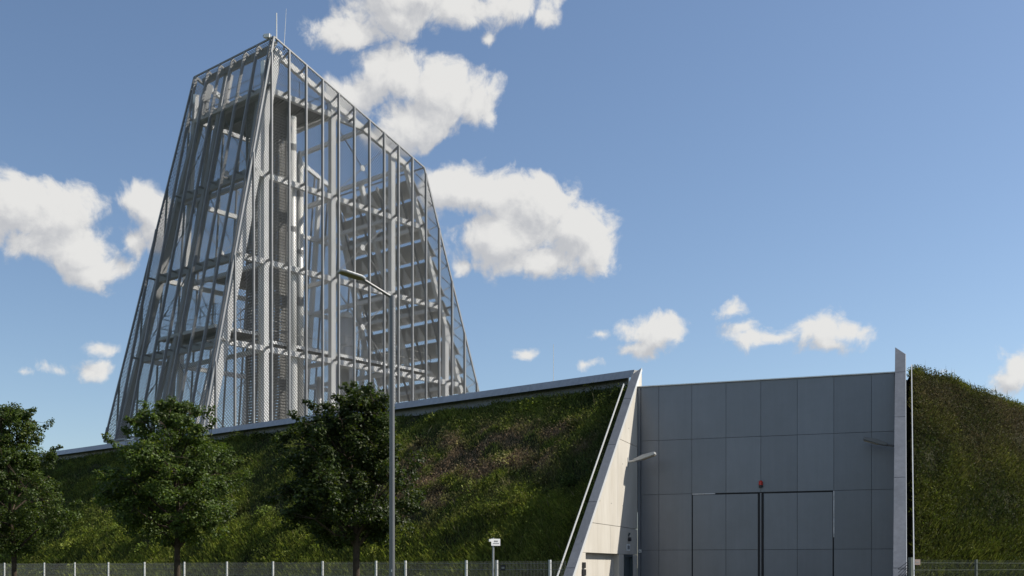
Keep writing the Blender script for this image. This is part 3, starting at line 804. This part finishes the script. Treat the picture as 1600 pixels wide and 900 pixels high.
# expanded metal: one panel to each bay, every strand a real strip
PITCH, LWD, SW, SD = 0.092, 0.185, 0.030, 0.022
def mesh_panel(P3, xr, zr, inward):
    """P3(x,z) -> point on the face, xr(z) -> (x0,x1) of the bay at that height"""
    vv = []
    nz = int((zr[1] - zr[0]) / PITCH)
    for r in range(nz):
        z = zr[0] + (r + 0.5) * PITCH
        x0, x1 = xr(z)
        if x1 - x0 < 0.05: continue
        k0 = math.ceil(x0 / (LWD / 2)); k1 = math.floor(x1 / (LWD / 2))
        xs = [x0] + [k * LWD / 2 for k in range(k0, k1 + 1)] + [x1]
        if xs[1] - xs[0] < 1e-3: xs.pop(0)
        def zig(x):
            u = x / (LWD / 2); fl = math.floor(u); fr = u - fl
            t = fr if fl % 2 == 0 else 1 - fr
            if r % 2: t = 1 - t
            return z + (t - 0.5) * PITCH * 0.80
        pts = [(x, zig(x)) for x in xs]
        for (xa, za), (xb, zb) in zip(pts[:-1], pts[1:]):
            a0 = P3(xa, za - SW / 2); b0 = P3(xb, zb - SW / 2); b1 = P3(xb, zb + SW / 2) + inward * SD; a1 = P3(xa, za + SW / 2) + inward * SD
            vv += [a0, b0, b1, a1]
    if not vv: return
    o = tri_mesh('mesh_panel', np.array(vv), 4, None, 'mesh', tower)
    return o
def face_long(L_of, ss, inward, top=True):
    ss = [-0.0] + [s for s in ss] + [22.0]
    for sa, sb in zip(ss[:-1], ss[1:]):
        zhi = max(ztop_at(max(sa, 0.01)), ztop_at(min(sb, 21.84)))
        def xr(z, sa=sa, sb=sb):
            lo, hi = max(sa + 0.02, lean(z)), min(sb - 0.02, send(z))
            if z > Z_TOPEND: hi = min(hi, 4.28 + (ZT - z) / 0.337)
            return lo, hi
        mesh_panel(lambda x, z: T(x, L_of(z), z), xr, (Z0 + 0.05, zhi - 0.02), inward)
face_long(lambda z: 0.06, SK, -V_DIR)
face_long(lambda z: lmax(z) - 0.06, SK[::2], V_DIR)
def face_end(LLs):
    LLs = [0.0] + LLs + [9.4]
    for La, Lb in zip(LLs[:-1], LLs[1:]):
        def xr(z, La=La, Lb=Lb): return La + 0.02, min(Lb - 0.02, lmax(z))
        mesh_panel(lambda x, z: T(lean(z) + 0.06, x, z), xr, (Z0 + 0.05, ZT - 0.02), -U_DIR)
face_end(LK)

# louvres filling the far end, with triangular brackets behind them
zl = 9.4
while zl < Z_TOPEND - 0.55:
    sl = send(zl) - 1.0
    lb = lmax(zl) - 0.45
    # a tilted board: low edge outside, high edge inside
    a0 = T(sl - 0.04, 0.5, zl + 0.84); a1 = T(sl + 0.62, 0.5, zl + 0.02)
    MB().prism([a0, a1, a1 - UP * 0.04, a0 - UP * 0.04], V_DIR * (lb - 0.5)).build('louver', 'louver', tower)
    for L in np.arange(0.75, lb, 1.137):
        p = T(sl - 0.05, L, zl + 0.02); q = T(sl + 0.66, L, zl - 0.02); t = T(sl - 0.08, L, zl + 0.70)
        MB().prism([p, q, t], V_DIR * 0.03).build('louver_bracket', 'white_steel', tower)
    # zigzag rods at the outer corner
    MB().tube(T(sl - 0.05, 0.12, zl + 0.1), T(send(zl + .55) - 0.05, 0.08, zl + 0.55), 0.03, n=5).build('bracket_rod', 'galv', tower)
    MB().tube(T(send(zl + .55) - 0.05, 0.08, zl + 0.55), T(send(zl + 1.14) - 1.05, 0.12, zl + 1.14), 0.03, n=5).build('bracket_rod', 'galv', tower)
    zl += 1.137
for L in (1.4, 3.2, 5.2, 7.0):
    bar('louver_post', 'galv', T(send(9) - 1.15, L, 9), T(send(25) - 1.15, min(L, lmax(25) - .3), 25), 0.10, 0.10, V_DIR)

# platforms with railings
def railing(p, q, base, hgt=1.05, parent=tower, step=1.3):
    d = np.linalg.norm(q - p); n = max(1, int(d / step)); mb = MB()
    for k in range(n + 1):
        c = p + (q - p) * k / n; mb.tube(V(c[0], c[1], base), V(c[0], c[1], base + hgt), 0.022, n=5)
    for f in (0.5, 1.0):
        mb.tube(V(p[0], p[1], base + hgt * f), V(q[0], q[1], base + hgt * f), 0.022, n=5)
    return mb.build('railing', 'galv', parent)
def platform(s0, s1, L0, L1, z, mat='grating', rails='flbr'):
    mb = MB(); mb.prism([T(s0, L0, z), T(s1, L0, z), T(s1, L1, z), T(s0, L1, z)], -UP * 0.06)
    pf = mb.build('platform', mat, tower)
    for a, b in (((s0, L0), (s1, L0)), ((s1, L0), (s1, L1)), ((s1, L1), (s0, L1)), ((s0, L1), (s0, L0))):
        bar('platform_edge', 'white_steel', T(*a, z - 0.09), T(*b, z - 0.09), 0.16, 0.05, UP, pf)
    for s in np.arange(s0 + 1.1, s1, 1.5):
        bar('joist', 'galv', T(s, L0, z - 0.16), T(s, L1, z - 0.16), 0.16, 0.08, UP, pf)
    for k, a, b in (('f', (s0, L0), (s1, L0)), ('r', (s1, L0), (s1, L1)), ('b', (s1, L1), (s0, L1)), ('l', (s0, L1), (s0, L0))):
        if k in rails: railing(T(*a, z), T(*b, z), z, parent=pf)
    return pf
platform(4.6, 8.5, 0.75, 6.6, 26.95)
platform(1.5, 4.6, 1.2, 6.5, 14.1)
platform(4.7, 17.2, 1.3, 3.2, 13.85, rails='frb')
platform(5.5, 9.0, 3.3, 7.6, 18.3, rails='fr')

# stair shaft with close slats
sh = (5.05, 6.35, 1.6, 3.4)
for s, L in ((sh[0], sh[2]), (sh[1], sh[2]), (sh[0], sh[3]), (sh[1], sh[3])):
    bar('shaft_post', 'galv', T(s, L, Z0), T(s, L, 26.8), 0.09, 0.09, U_DIR)
mb = MB(); z = Z0 + 0.15
while z < 26.6:
    mb.bar(T(sh[0], sh[2], z), T(sh[1], sh[2], z), 0.12, 0.02, UP)
    mb.bar(T(sh[0], sh[2], z), T(sh[0], sh[3], z), 0.12, 0.02, UP)
    mb.bar(T(sh[1], sh[2], z), T(sh[1], sh[3], z), 0.12, 0.02, UP)
    z += 0.16
o = mb.build('shaft_slats', 'shaft', tower); tag(o, kind='stuff')
# ladder runs and conduit inside
for s, L in ((4.5, 1.0), (4.75, 1.25), (7.7, 3.6), (9.2, 4.5)):
    bar('conduit', 'white_steel', T(s, L, Z0), T(s, L, 21.6 if s < 8 else 15.6), 0.12, 0.12, U_DIR)

# concrete plinth of the tower
mb = MB(); mb.prism([T(0.1, 0.1, 7.5), T(send(Z0) - 0.1, 0.1, 7.5), T(send(Z0) - 0.1, lmax(Z0) - 0.1, 7.5), T(0.1, lmax(Z0) - 0.1, 7.5)], UP * (Z0 - 7.56))
mb.build('plinth', 'plinth', tower)
for s, L in ((0.25, 0.3),):
    mb = MB(); mb.prism([T(s - .4, L - .3, Z0 - 0.05), T(s + .7, L - .3, Z0 - 0.05), T(s + .7, L + .3, Z0 - 0.05), T(s - .4, L + .3, Z0 - 0.05)], UP * 0.07); mb.build('base_plate', 'white_steel', tower)

# ------------------------------------------------------------------ flues and vessels inside the cage
def s_at(x, L):
    r = (x - CX) / F_PX
    return (r * (TF[1] + L * v2[1]) - TF[0] - L * v2[0]) / (m2[0] - r * m2[1])
def z_at(y, P): return (HOR - y) / F_PX * P[1] + EYE
def flue(x, L, rad, ztop_, label, cone=0.0, bands=(), foot=None, dome=False):
    s = s_at(x, L); p = T(s, L, Z0)
    r = thing('flue_pipe', (p[0], p[1], Z0), label, 'flue pipe', 'flues inside the cage tower')
    mb = MB(); mb.tube(p, T(s, L, ztop_), rad, n=24)
    o = mb.build('shell', 'flue', r, smooth=False)
    for poly in o.data.polygons: poly.use_smooth = len(poly.vertices) == 4
    if cone:
        mb = MB(); mb.tube(T(s, L, ztop_ + 0.003), T(s, L, ztop_ + cone), rad * 1.02, 0.03, n=20); mb.build('cone_cap', 'flue', r)
    else:
        mb = MB(); mb.tube(T(s, L, ztop_ - 0.12), T(s, L, ztop_ + 0.02), rad * 1.06, n=24); mb.build('rim', 'flue', r)
    if dome:
        mb = MB()
        for k in range(4):
            a0, a1 = k / 4 * math.pi / 2, (k + 1) / 4 * math.pi / 2
            mb.tube(T(s, L, ztop_ + 0.02 + math.sin(a0) * 0.3), T(s, L, ztop_ + 0.02 + math.sin(a1) * 0.3), rad * math.cos(a0), max(0.02, rad * math.cos(a1)), n=24, caps=False)
        mb.build('domed_head', 'flue', r, smooth=True)
    for zb, hb in bands:
        mb = MB(); mb.tube(T(s, L, zb), T(s, L, zb + hb), rad * 1.03, n=24); mb.build('band', 'flue_band', r)
    if foot:
        mb = MB(); mb.tube(p + UP * 0.01, T(s, L, foot[1]), foot[0], n=24); mb.build('base_section', 'flue', r)
    return r
flue(456, 0.95, 0.25, z_at(184, T(s_at(456, 0.95), 0.95, 0)), 'tallest straight white flue pipe rising beside the slatted shaft in the tower', bands=((24.2, 0.35), (19.8, 0.3)), foot=(0.30, 13.2))
flue(468, 2.3, 0.23, z_at(258, T(s_at(468, 2.3), 2.3, 0)), 'white flue pipe with a pointed cone top inside the tower', cone=0.85, bands=((22.4, 0.5), (19.2, 0.25), (16.3, 0.5)))
flue(407, 1.1, 0.12, z_at(240, T(s_at(407, 1.1), 1.1, 0)), 'thin white flue pipe nearest the sharp front corner of the tower', cone=0.25)
flue(535, 3.4, 0.42, z_at(575, T(s_at(535, 3.4), 3.4, 0)), 'stout white domed vessel standing low in the tower', dome=True, bands=((9.6, 0.1),))
flue(541, 4.8, 0.40, z_at(495, T(s_at(541, 4.8), 4.8, 0)), 'wide white domed vessel reaching above the lower walkway in the tower', dome=True)
flue(499, 3.0, 0.20, z_at(590, T(s_at(499, 3.0), 3.0, 0)), 'short white pipe between the shaft and the domed vessels', bands=((9.5, 0.2),))

# ------------------------------------------------------------------ things on the roof and tower top
p = T(4.5, 0.08, ZT)
r = thing('antenna', p, 'thick pale antenna rod on the tower peak', 'antenna')
MB().tube(p - UP * 0.3, p + UP * 1.35, 0.035, 0.03, n=8).build('rod', 'white_steel', r); MB().tube(p - UP * 0.25, p - UP * 0.1, 0.06, n=8).build('clamp', 'galv', r)
p = T(5.0, 0.1, ztop(5.0))
r = thing('antenna', p, 'thin tall whip antenna right of the tower peak', 'antenna')
MB().tube(p - UP * 0.1, p + UP * 2.0 + G_DIR * 0.14, 0.02, 0.008, n=6).build('rod', 'white_steel', r); MB().tube(p - UP * 0.15, p + UP * 0.1, 0.045, n=8).build('clamp', 'galv', r)
p = T(4.25, 0.3, ZT + 0.02)
r = thing('surveillance_camera', p, 'small white camera housing on the tower peak', 'camera')
MB().bar(p + UP * 0.10 - V_DIR * 0.02, p + UP * 0.14 + V_DIR * 0.32 - U_DIR * 0.12, 0.2, 0.2, UP).build('housing', 'white', r, bevel=0.02)
MB().tube(p + UP * 0.14 + V_DIR * 0.325 - U_DIR * 0.122, p + UP * 0.145 + V_DIR * 0.36 - U_DIR * 0.135, 0.07, n=12).build('lens', 'black', r)
MB().tube(p - UP * 0.05, p + UP * 0.10, 0.03, n=6).build('bracket', 'galv', r)
Lr = 5.1; p = E(Lr, -2.0, 7.5)
r = thing('lightning_rod', p, 'slim lightning rod standing behind the metal roof edge', 'lightning rod')
MB().tube(p, p + UP * 2.6, 0.016, 0.010, n=6).build('rod', 'alu_light', r); MB().tube(p, p + UP * 0.12, 0.16, 0.12, n=12).build('base', 'plinth', r)

# ------------------------------------------------------------------ fittings on the gate front
def wall_lamp(a, sgn, d, z, label, hm='lamp_head'):
    p = G(a, d, z)
    r = thing('wall_lamp', p, label, 'wall lamp', 'lamps on the wing walls')
    MB().bar(p + G_DIR * sgn * 0.002 - UP * 0.16, p + G_DIR * sgn * 0.002 + UP * 0.14, 0.10, 0.03, N_DIR).build('wall_plate', hm, r)
    e = p + G_DIR * sgn * 0.22 + UP * 0.03
    MB().tube(p, e, 0.035, n=8).build('arm', hm, r)
    q = p + G_DIR * sgn * 0.88 + UP * 0.24
    w = N_DIR; dirv = (q - e); ln = np.linalg.norm(dirv); dirv /= ln; nn = np.cross(dirv, w); nn = nn if nn[2] > 0 else -nn
    mb = MB()
    prof = [e - nn * 0.03, e + nn * 0.05, e + dirv * ln * 0.45 + nn * 0.085, q + nn * 0.05, q - nn * 0.035, e + dirv * ln * 0.3 - nn * 0.045]
    mb.prism([x - w * 0.13 for x in prof], w * 0.26); mb.build('housing', hm, r, bevel=0.012)
    mb = MB(); mb.prism([e + dirv * ln * f - nn * 0.05 + w * s_ for f, s_ in ((0.35, -0.10), (0.95, -0.10), (0.95, 0.10), (0.35, 0.10))], -nn * 0.012); mb.build('lens', 'lamp_glass', r)
wall_lamp(0.0, 1, -1.32, 5.02, 'grey wall lamp reaching out from the sunlit concrete wing wall')
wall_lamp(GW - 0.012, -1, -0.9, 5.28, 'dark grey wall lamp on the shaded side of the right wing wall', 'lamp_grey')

p = G(a_of_px(1189), -0.06, 4.26)
r = thing('warning_beacon', p, 'small red warning beacon above the middle of the gate', 'beacon')
MB().tube(p - UP * 0.06, p + UP * 0.02, 0.06, n=12).build('base', 'black', r)
mb = MB(); mb.tube(p + UP * 0.021, p + UP * 0.13, 0.065, 0.06, n=14); mb.tube(p + UP * 0.131, p + UP * 0.165, 0.058, 0.025, n=14); mb.build('dome', 'red', r)
MB().bar(p - UP * 0.03, p - UP * 0.03 + N_DIR * 0.058, 0.06, 0.06, UP).build('bracket', 'black', r)

p = G(0.004, -1.27, 2.32)
r = thing('pictogram_plate', p, 'small white plate with dark symbol above the side door', 'sign')
MB().bar(p - N_DIR * 0.22, p + N_DIR * 0.22, 0.22, 0.008, UP).build('plate', 'white', r)
MB().bar(p - N_DIR * 0.12 + G_DIR * 0.007, p + N_DIR * 0.0 + G_DIR * 0.007, 0.12, 0.006, UP).build('symbol', 'black', r)
MB().bar(p + N_DIR * 0.07 + G_DIR * 0.007, p + N_DIR * 0.13 + G_DIR * 0.007, 0.10, 0.006, UP).build('symbol', 'rubber', r)
p = G(0.0, -1.27, 2.58)
r = thing('alarm_bell', p, 'dark alarm sounder above the small plate by the side door', 'alarm')
MB().tube(p, p + G_DIR * 0.09, 0.07, 0.06, n=12).build('body', 'black', r); MB().tube(p + UP * 0.09, p + UP * 0.20 + G_DIR * 0.05, 0.03, n=8).build('horn', 'steel_dark', r)
p = G(0.0, -6.0, 1.42)
r = thing('intercom', G(0.0, -6.35, 1.25), 'black intercom unit beside the concrete niche', 'intercom')
p = G(0.0, -6.42, 1.55)
for k, (dz, h) in enumerate(((0.20, 0.16), (0.0, 0.18), (-0.2, 0.16))):
    c = p + UP * dz
    MB().bar(c - N_DIR * (0.13 if k != 1 else 0.17), c + N_DIR * (0.13 if k != 1 else 0.16), h, 0.08, UP).build('module', 'black', r, bevel=0.01)
p = G(0.1, -0.06, 2.22)
r = thing('push_button_box', p, 'tiny white box low on the gate corner post', 'button box')
MB().bar(p - UP * 0.05, p + UP * 0.05, 0.09, 0.06, G_DIR).build('box', 'white', r, bevel=0.008); MB().tube(p - N_DIR * 0.03, p - N_DIR * 0.045, 0.02, n=8).build('button', 'black', r)

# ------------------------------------------------------------------ fences
def copy_child(src, parent, loc):
    c = src.copy(); COL.objects.link(c); c.parent = parent; c.location = loc; return c
def wire_panel(length, hgt, mat, parent, vstep=0.05, rows_=(0.03, 0.23, 0.43, 0.63, 0.83, 1.03, 1.23, 1.43, 1.63, 1.80), along=V_DIR):
    mb = MB(); n = int(length / vstep); side = np.cross(along, UP)
    for k in range(n + 1):
        p = along * (0.03 + (length - 0.06) * k / n); mb.bar(p + UP * 0.02, p + UP * hgt, 0.0032, 0.0032, along)
    for z in rows_:
        for s_ in (-0.006, 0.006):
            mb.bar(along * 0.01 + UP * z + side * s_, along * (length - 0.01) + UP * z + side * s_, 0.008, 0.005, UP)
    return mb
QFENCE = 7.72
# fence posts, measured along the fence from the wing wall
def L_of_px(x, q):
    r = (x - CX) / F_PX; p = A - q * m2
    return (r * p[1] - p[0]) / (v2[0] - r * v2[1])
px = [857.8, 774.7, 727, 632, 586, 502.5, 425, 353, 286.5, 224.3, 167.8, 115.5, 67.8, 5.6]
Lp = [L_of_px(x, QFENCE) for x in px]
Lp += [Lp[-1] + 2.6 * k for k in range(1, 4)]
fl = thing('mesh_fence', E(Lp[5], QFENCE, 0), 'low galvanised wire fence with pale posts along the long embankment', 'fence')
o_f = parent_origin(fl)
FH = 1.86
for i, L in enumerate(Lp):
    p = E(L, QFENCE - 0.04, 0)
    mb = MB(); mb.bar(p, p + UP * (FH + 0.03), 0.06, 0.05, V_DIR); mb.build('post', 'post_white', fl)
    b_ = E(L, QFENCE, 0); 
    for z in (0.43, 1.03, 1.63):
        pass
ends = [L_of_px(886, QFENCE)] + Lp
for L0, L1 in zip(ends[:-1], ends[1:]):
    a = E(min(L0, L1) + 0.02, QFENCE, 0); ln = abs(L1 - L0) - 0.04
    mb = wire_panel(ln, FH, 'wire', fl); mb.v = [tuple(np.array(v) + a) for v in mb.v]
    mb.build('wire_panel', 'wire', fl)
# sign on a post at the fence
p = E(L_of_px(770.5, QFENCE + 0.15), QFENCE + 0.15, 0)
r = thing('sign_post', p, 'small white sign on a grey pole above the wire fence', 'sign')
MB().tube(p, p + UP * 2.5, 0.03, n=10).build('pole', 'lamp_head', r)
sx = V(0.80, 0.60, 0.0); sf = V(0.60, -0.80, 0.0)          # along the plate / the way it faces
c = p + UP * 2.38 + sx * 0.05 + sf * 0.05
MB().bar(c - sx * 0.15, c + sx * 0.15, 0.19, 0.012, UP).build('plate', 'white', r)
c2 = c + sf * 0.009
MB().bar(c2 - sx * 0.06 + UP * 0.03, c2 + sx * 0.07 + UP * 0.03, 0.036, 0.004, UP).build('print', 'wire', r)
MB().bar(c2 - sx * 0.09 - UP * 0.03, c2 + sx * 0.11 - UP * 0.03, 0.020, 0.004, UP).build('print', 'wire', r)
MB().bar(c - sx * 0.23 + UP * 0.05, c - sx * 0.152 + UP * 0.05, 0.07, 0.04, UP).build('bracket', 'white', r)
p = E(L_of_px(787, QFENCE), QFENCE + 0.03, 1.68)
r = thing('fence_plate', p, 'small dark square plate hung on the wire fence near the sign', 'plate')
fd = -V_DIR
MB().bar(p - fd * 0.085, p + fd * 0.085, 0.15, 0.012, UP).build('plate', 'facade_edge', r)
MB().bar(p - fd * 0.05 - V(0.0, 0.012, 0), p + fd * 0.05 - V(0.0, 0.012, 0), 0.05, 0.004, UP).build('print', 'wire', r)

# right-hand fence, darker
RD = V(0.85, 0.527, 0.0)
pr0 = V((1423 - CX) / F_PX * 25.7, 25.7, 0)
fr = thing('mesh_fence', pr0, 'dark grey-green wire fence below the right embankment', 'fence')
FHR = 1.7 + 13.0 / F_PX * 25.7
MB().bar(pr0, pr0 + UP * (FHR + 0.03), 0.085, 0.085, RD).build('gate_post', 'wire_dark', fr)
t_ = 0.1
for k in range(6):
    a = pr0 + RD * (t_ + 0.02)
    mb = wire_panel(2.3, FHR - 0.02, 'wire_dark', fr, along=RD); mb.v = [tuple(np.array(v) + a) for v in mb.v]
    mb.build('wire_panel', 'wire_dark', fr)
    t_ += 2.36
    b = pr0 + RD * t_ + V(0.03, 0.05, 0)
    MB().bar(b, b + UP * (FHR - 0.01), 0.06, 0.05, RD).build('post', 'wire_dark', fr)
# fan of wires closing the gap to the wing wall
for k in range(5):
    MB().tube(pr0 + UP * (FHR - 0.02 - 0.05 * k), pr0 + V(-0.30, -0.02, FHR - 0.24 - 0.09 * k), 0.006, n=4).build('guard_wire', 'black', fr)
for k in range(2):
    MB().tube(pr0 + UP * (FHR - 0.24 - 0.14 * k), pr0 + V(-0.30, -0.02, FHR - 0.25 - 0.14 * k), 0.006, n=4).build('guard_wire', 'black', fr)
p = pr0 + RD * 0.22 + V(0.0, -0.04, FHR - 0.08)
r = thing('fence_plate', p, 'small faded reddish plate on the right fence beside its end post', 'plate')
M['faded'] = mat_basic('faded_plate', (0.30, 0.22, 0.19), 0.6, 0, 0.15, 20)
MB().bar(p - RD * 0.10, p + RD * 0.10, 0.13, 0.01, UP).build('plate', 'faded', r)
MB().bar(p - RD * 0.06 - V(0, 0.008, 0), p + RD * 0.06 - V(0, 0.008, 0), 0.025, 0.004, UP).build('print', 'wire', r)

# ------------------------------------------------------------------ street lamp
LZ = 24.0; lx = (612.5 - CX) / F_PX * LZ
p = V(lx, LZ, 0)
r = thing('street_lamp', p, 'tall grey street lamp with one arm and flat head', 'street lamp')
LT = z_at(462, p)
MB().tube(p, p + UP * 2.3, 0.065, 0.062, n=20, caps=False).build('lower_pole', 'lamp_grey', r, smooth=True)
MB().tube(p + UP * 2.301, p + UP * (LT - 0.05), 0.0615, 0.052, n=20, caps=False).build('pole', 'lamp_grey', r, smooth=True)
MB().tube(p + UP * (LT - 0.25), p + UP * LT, 0.058, 0.058, n=16).build('collar', 'lamp_grey', r)
ad = V(-0.84, -0.54, 0.0); ad /= np.linalg.norm(ad)
a0 = p + UP * (LT - 0.04); a1 = a0 + ad * 0.70 + UP * 0.30
MB().tube(a0, a1, 0.034, 0.030, n=10).build('arm', 'lamp_grey', r)
hd = (ad * 0.97 + UP * 0.15); hd /= np.linalg.norm(hd); hs = np.cross(hd, UP); hs /= np.linalg.norm(hs); hn = np.cross(hs, hd)
h0 = a1 - hd * 0.05
out_ = [(0, 0.05), (0.12, 0.13), (0.50, 0.14), (0.62, 0.10), (0.62, -0.10), (0.50, -0.14), (0.12, -0.13), (0, -0.05)]
mb = MB(); mb.prism([h0 + hd * x + hs * y for x, y in out_], hn * 0.045); mb.build('head', 'lamp_head', r, bevel=0.012)
mb = MB(); mb.prism([h0 + hd * (0.03 + x * 0.93) + hs * y * 0.9 for x, y in out_], -hn * 0.012); mb.build('lens', 'lamp_glass', r)
MB().bar(p + V(-0.01, -0.079, 1.62), p + V(0.01, -0.079, 1.62), 0.05, 0.01, UP).build('number_plate', 'alu_light', r)
MB().bar(p + V(0, -0.078, 0.5), p + V(0, -0.078, 0.9), 0.09, 0.008, V(1, 0, 0)).build('service_door', 'lamp_head', r)

# ------------------------------------------------------------------ trees
def tree(xt, Zt, profile, label, seed, n_clump=270, leaf_n=165, tint_gain=1.0):
    """profile: list of (photo y, x left, x right) of the crown outline; read as real widths at distance Zt"""
    rs = np.random.default_rng(seed)
    sc = Zt / F_PX
    base = V((xt - CX) * sc, Zt, 0)
    pz = np.array([(HOR - y) * sc + EYE for y, a, b in profile]); order = np.argsort(pz)
    pc = np.array([((a + b) / 2 - CX) * sc for y, a, b in profile])[order]; prd = np.array([(b - a) / 2 * sc for y, a, b in profile])[order]; pz = pz[order]
    t = thing('maple_tree', base, label, 'tree', 'young maple trees in front of the fence')
    zb, ztp = pz[0], pz[-1]
    # clump centres fill the crown, denser to the outside
    cl = []
    while len(cl) < n_clump:
        z = rs.uniform(zb, ztp); rr = np.interp(z, pz, prd); cx_ = np.interp(z, pz, pc)
        if rs.uniform() > (rr / prd.max()) ** 1.3 + 0.06: continue
        an = rs.uniform(0, 2 * math.pi); k = rs.uniform(0.15, 1.0) ** 0.55
        wob = 0.90 + 0.17 * math.sin(3 * an + z * 2.1 + seed) + 0.14 * math.sin(5 * an - z * 5 + seed) + rs.normal(0, 0.05)
        rad = max(0.05, rr * wob - 0.12) * k
        cl.append((cx_ + rad * math.cos(an), Zt + rad * math.sin(an), z))
    # leafy shoots that break the outline
    for k in range(34):
        z = rs.uniform(zb + 0.2, ztp) if k > 7 else ztp - rs.uniform(0.0, 0.9)
        an = rs.uniform(0, 2 * math.pi); rr = np.interp(z, pz, prd) * rs.uniform(0.8, 1.0)
        st = V(np.interp(z, pz, pc) + rr * math.cos(an), Zt + rr * math.sin(an), z)
        dr = V(math.cos(an) * 0.7, math.sin(an) * 0.7, rs.uniform(0.1, 1.2)); dr /= np.linalg.norm(dr); ln_ = rs.uniform(0.15, 0.5)
        for f in (0.3, 0.65, 1.0): cl.append(tuple(st + dr * ln_ * f))
    n_main = n_clump; n_clump = len(cl)
    cl = np.array(cl)
    # wood: trunk, leader, limbs, twigs to clumps
    mb = MB()
    fork = V(base[0], base[1], zb + 0.12)
    pts = [base, base + V(0.02, 0, 0.9), base + V(-0.01, 0.02, 1.6), fork]
    rad = [0.115, 0.095, 0.088, 0.085]
    for a, b, ra, rb in zip(pts[:-1], pts[1:], rad[:-1], rad[1:]): mb.tube(a, b, ra, rb, n=10, caps=False)
    leader = [fork]
    for f in np.linspace(0.12, 0.93, 9):
        z = fork[2] + (ztp - fork[2]) * f
        leader.append(V(base[0] + (np.interp(z, pz, pc) - base[0]) * f + rs.normal(0, 0.04), Zt + rs.normal(0, 0.04), z))
    for i, (a, b) in enumerate(zip(leader[:-1], leader[1:])):
        mb.tube(a, b, 0.08 * (1 - i / 9.6), 0.08 * (1 - (i + 1) / 9.6), n=7, caps=False)
    limbs = []
    for k in range(26):
        i = rs.integers(0, 7); st = leader[i] + (leader[i + 1] - leader[i]) * rs.uniform()
        an = k * 2.4 + rs.uniform(-.4, .4); z = min(ztp - 0.3, st[2] + rs.uniform(0.4, 1.5)); rr = np.interp(z, pz, prd) * rs.uniform(0.55, 0.85)
        en = V(np.interp(z, pz, pc) + rr * math.cos(an), Zt + rr * math.sin(an), z); mi = (st + en) / 2 + V(0, 0, -0.12 + rs.normal(0, .05))
        r0 = 0.042 - 0.003 * i
        mb.tube(st, mi, r0, r0 * 0.7, n=6, caps=False); mb.tube(mi, en, r0 * 0.7, 0.012, n=5, caps=False)
        limbs += [mi, en, (mi + en) / 2]
    for an_ in (2.6, 0.45):            # two low forks seen under the crown
        en = fork + V(math.cos(an_) * 0.9, rs.uniform(-.3, .3), 0.75); mi = fork + V(math.cos(an_) * 0.42, 0, 0.22)
        mb.tube(fork - V(0, 0, 0.25), mi, 0.05, 0.042, n=7, caps=False); mb.tube(mi, en, 0.042, 0.02, n=6, caps=False)
    lm = np.array(limbs)
    for c in cl[:: 2]:
        i = np.argmin(((lm - c) ** 2).sum(1)); mb.tube(lm[i], c, 0.010, 0.004, n=3, caps=False)
    mb.build('trunk', 'bark', t, smooth=True)
    # leaves: five-cornered folded blades hung around every clump
    n = n_main * leaf_n
    wgt = np.where(np.arange(n_clump) < n_main, 1.0, 0.28); ci = rs.choice(n_clump, n, p=wgt / wgt.sum())
    rad_c = np.where(np.arange(n_clump) < n_main, rs.uniform(0.14, 0.38, n_clump), rs.uniform(0.08, 0.17, n_clump))[ci]
    d = rs.normal(0, 1, (n, 3)); d /= np.linalg.norm(d, axis=1)[:, None]
    P = cl[ci] + d * (rad_c * rs.uniform(0.25, 1.0, n) ** 0.5)[:, None] * np.array([1, 1, 0.72])
    nr = d * 0.6 + rs.normal(0, 0.55, (n, 3)); nr[:, 2] += 0.75; nr /= np.linalg.norm(nr, axis=1)[:, None]
    a = d + rs.normal(0, .6, (n, 3)); a[:, 2] -= 0.35; a -= nr * (a * nr).sum(1)[:, None]; a /= np.linalg.norm(a, axis=1)[:, None]
    b = np.cross(nr, a); s = rs.uniform(0.045, 0.085, n)[:, None]
    droop = nr * s * 0.16
    quadL = np.stack([P, P + a * s * 0.30 + b * s * 0.58 - droop, P + a * s * 1.05 - droop * 0.6, P + a * s * 0.42], 1)
    quadR = np.stack([P, P + a * s * 0.42, P + a * s * 1.05 - droop * 0.6, P + a * s * 0.30 - b * s * 0.58 - droop], 1)
    col = np.array([0.052, 0.078, 0.018])[None] * rs.uniform(0.6, 1.5, (n, 1)) * (0.75 + 0.5 * rs.uniform(size=n_clump)[ci])[:, None] * tint_gain
    yl = (rs.uniform(size=n) < 0.10)[:, None]; col = np.where(yl, col * np.array([1.7, 1.4, 0.9]), col)
    v = np.concatenate([quadL.reshape(-1, 3), quadR.reshape(-1, 3)]); c = np.concatenate([np.repeat(col, 4, 0)] * 2)
    o = tri_mesh('crown', v, 4, c, 'leaf', t)
    return t
tree(557, 27.5, [(612, 555, 590), (640, 505, 612), (675, 450, 628), (710, 425, 645), (750, 418, 655), (790, 432, 655), (820, 455, 648), (848, 500, 625)], 'dark maple tree right behind the street lamp', 5, tint_gain=0.72)
tree(277, 32.5, [(632, 255, 285), (655, 215, 320), (690, 175, 348), (730, 155, 372), (770, 150, 388), (805, 168, 380), (835, 205, 350), (852, 245, 310)], 'bright-topped maple tree between the dark maple and the left edge', 9, n_clump=290, tint_gain=1.35)
tree(22, 38.5, [(636, 0, 40), (660, -40, 62), (700, -70, 72), (740, -85, 100), (780, -95, 116), (815, -90, 110), (845, -60, 75), (862, -20, 50)], 'maple tree cut off by the left edge of the picture', 14, n_clump=310, tint_gain=1.15)
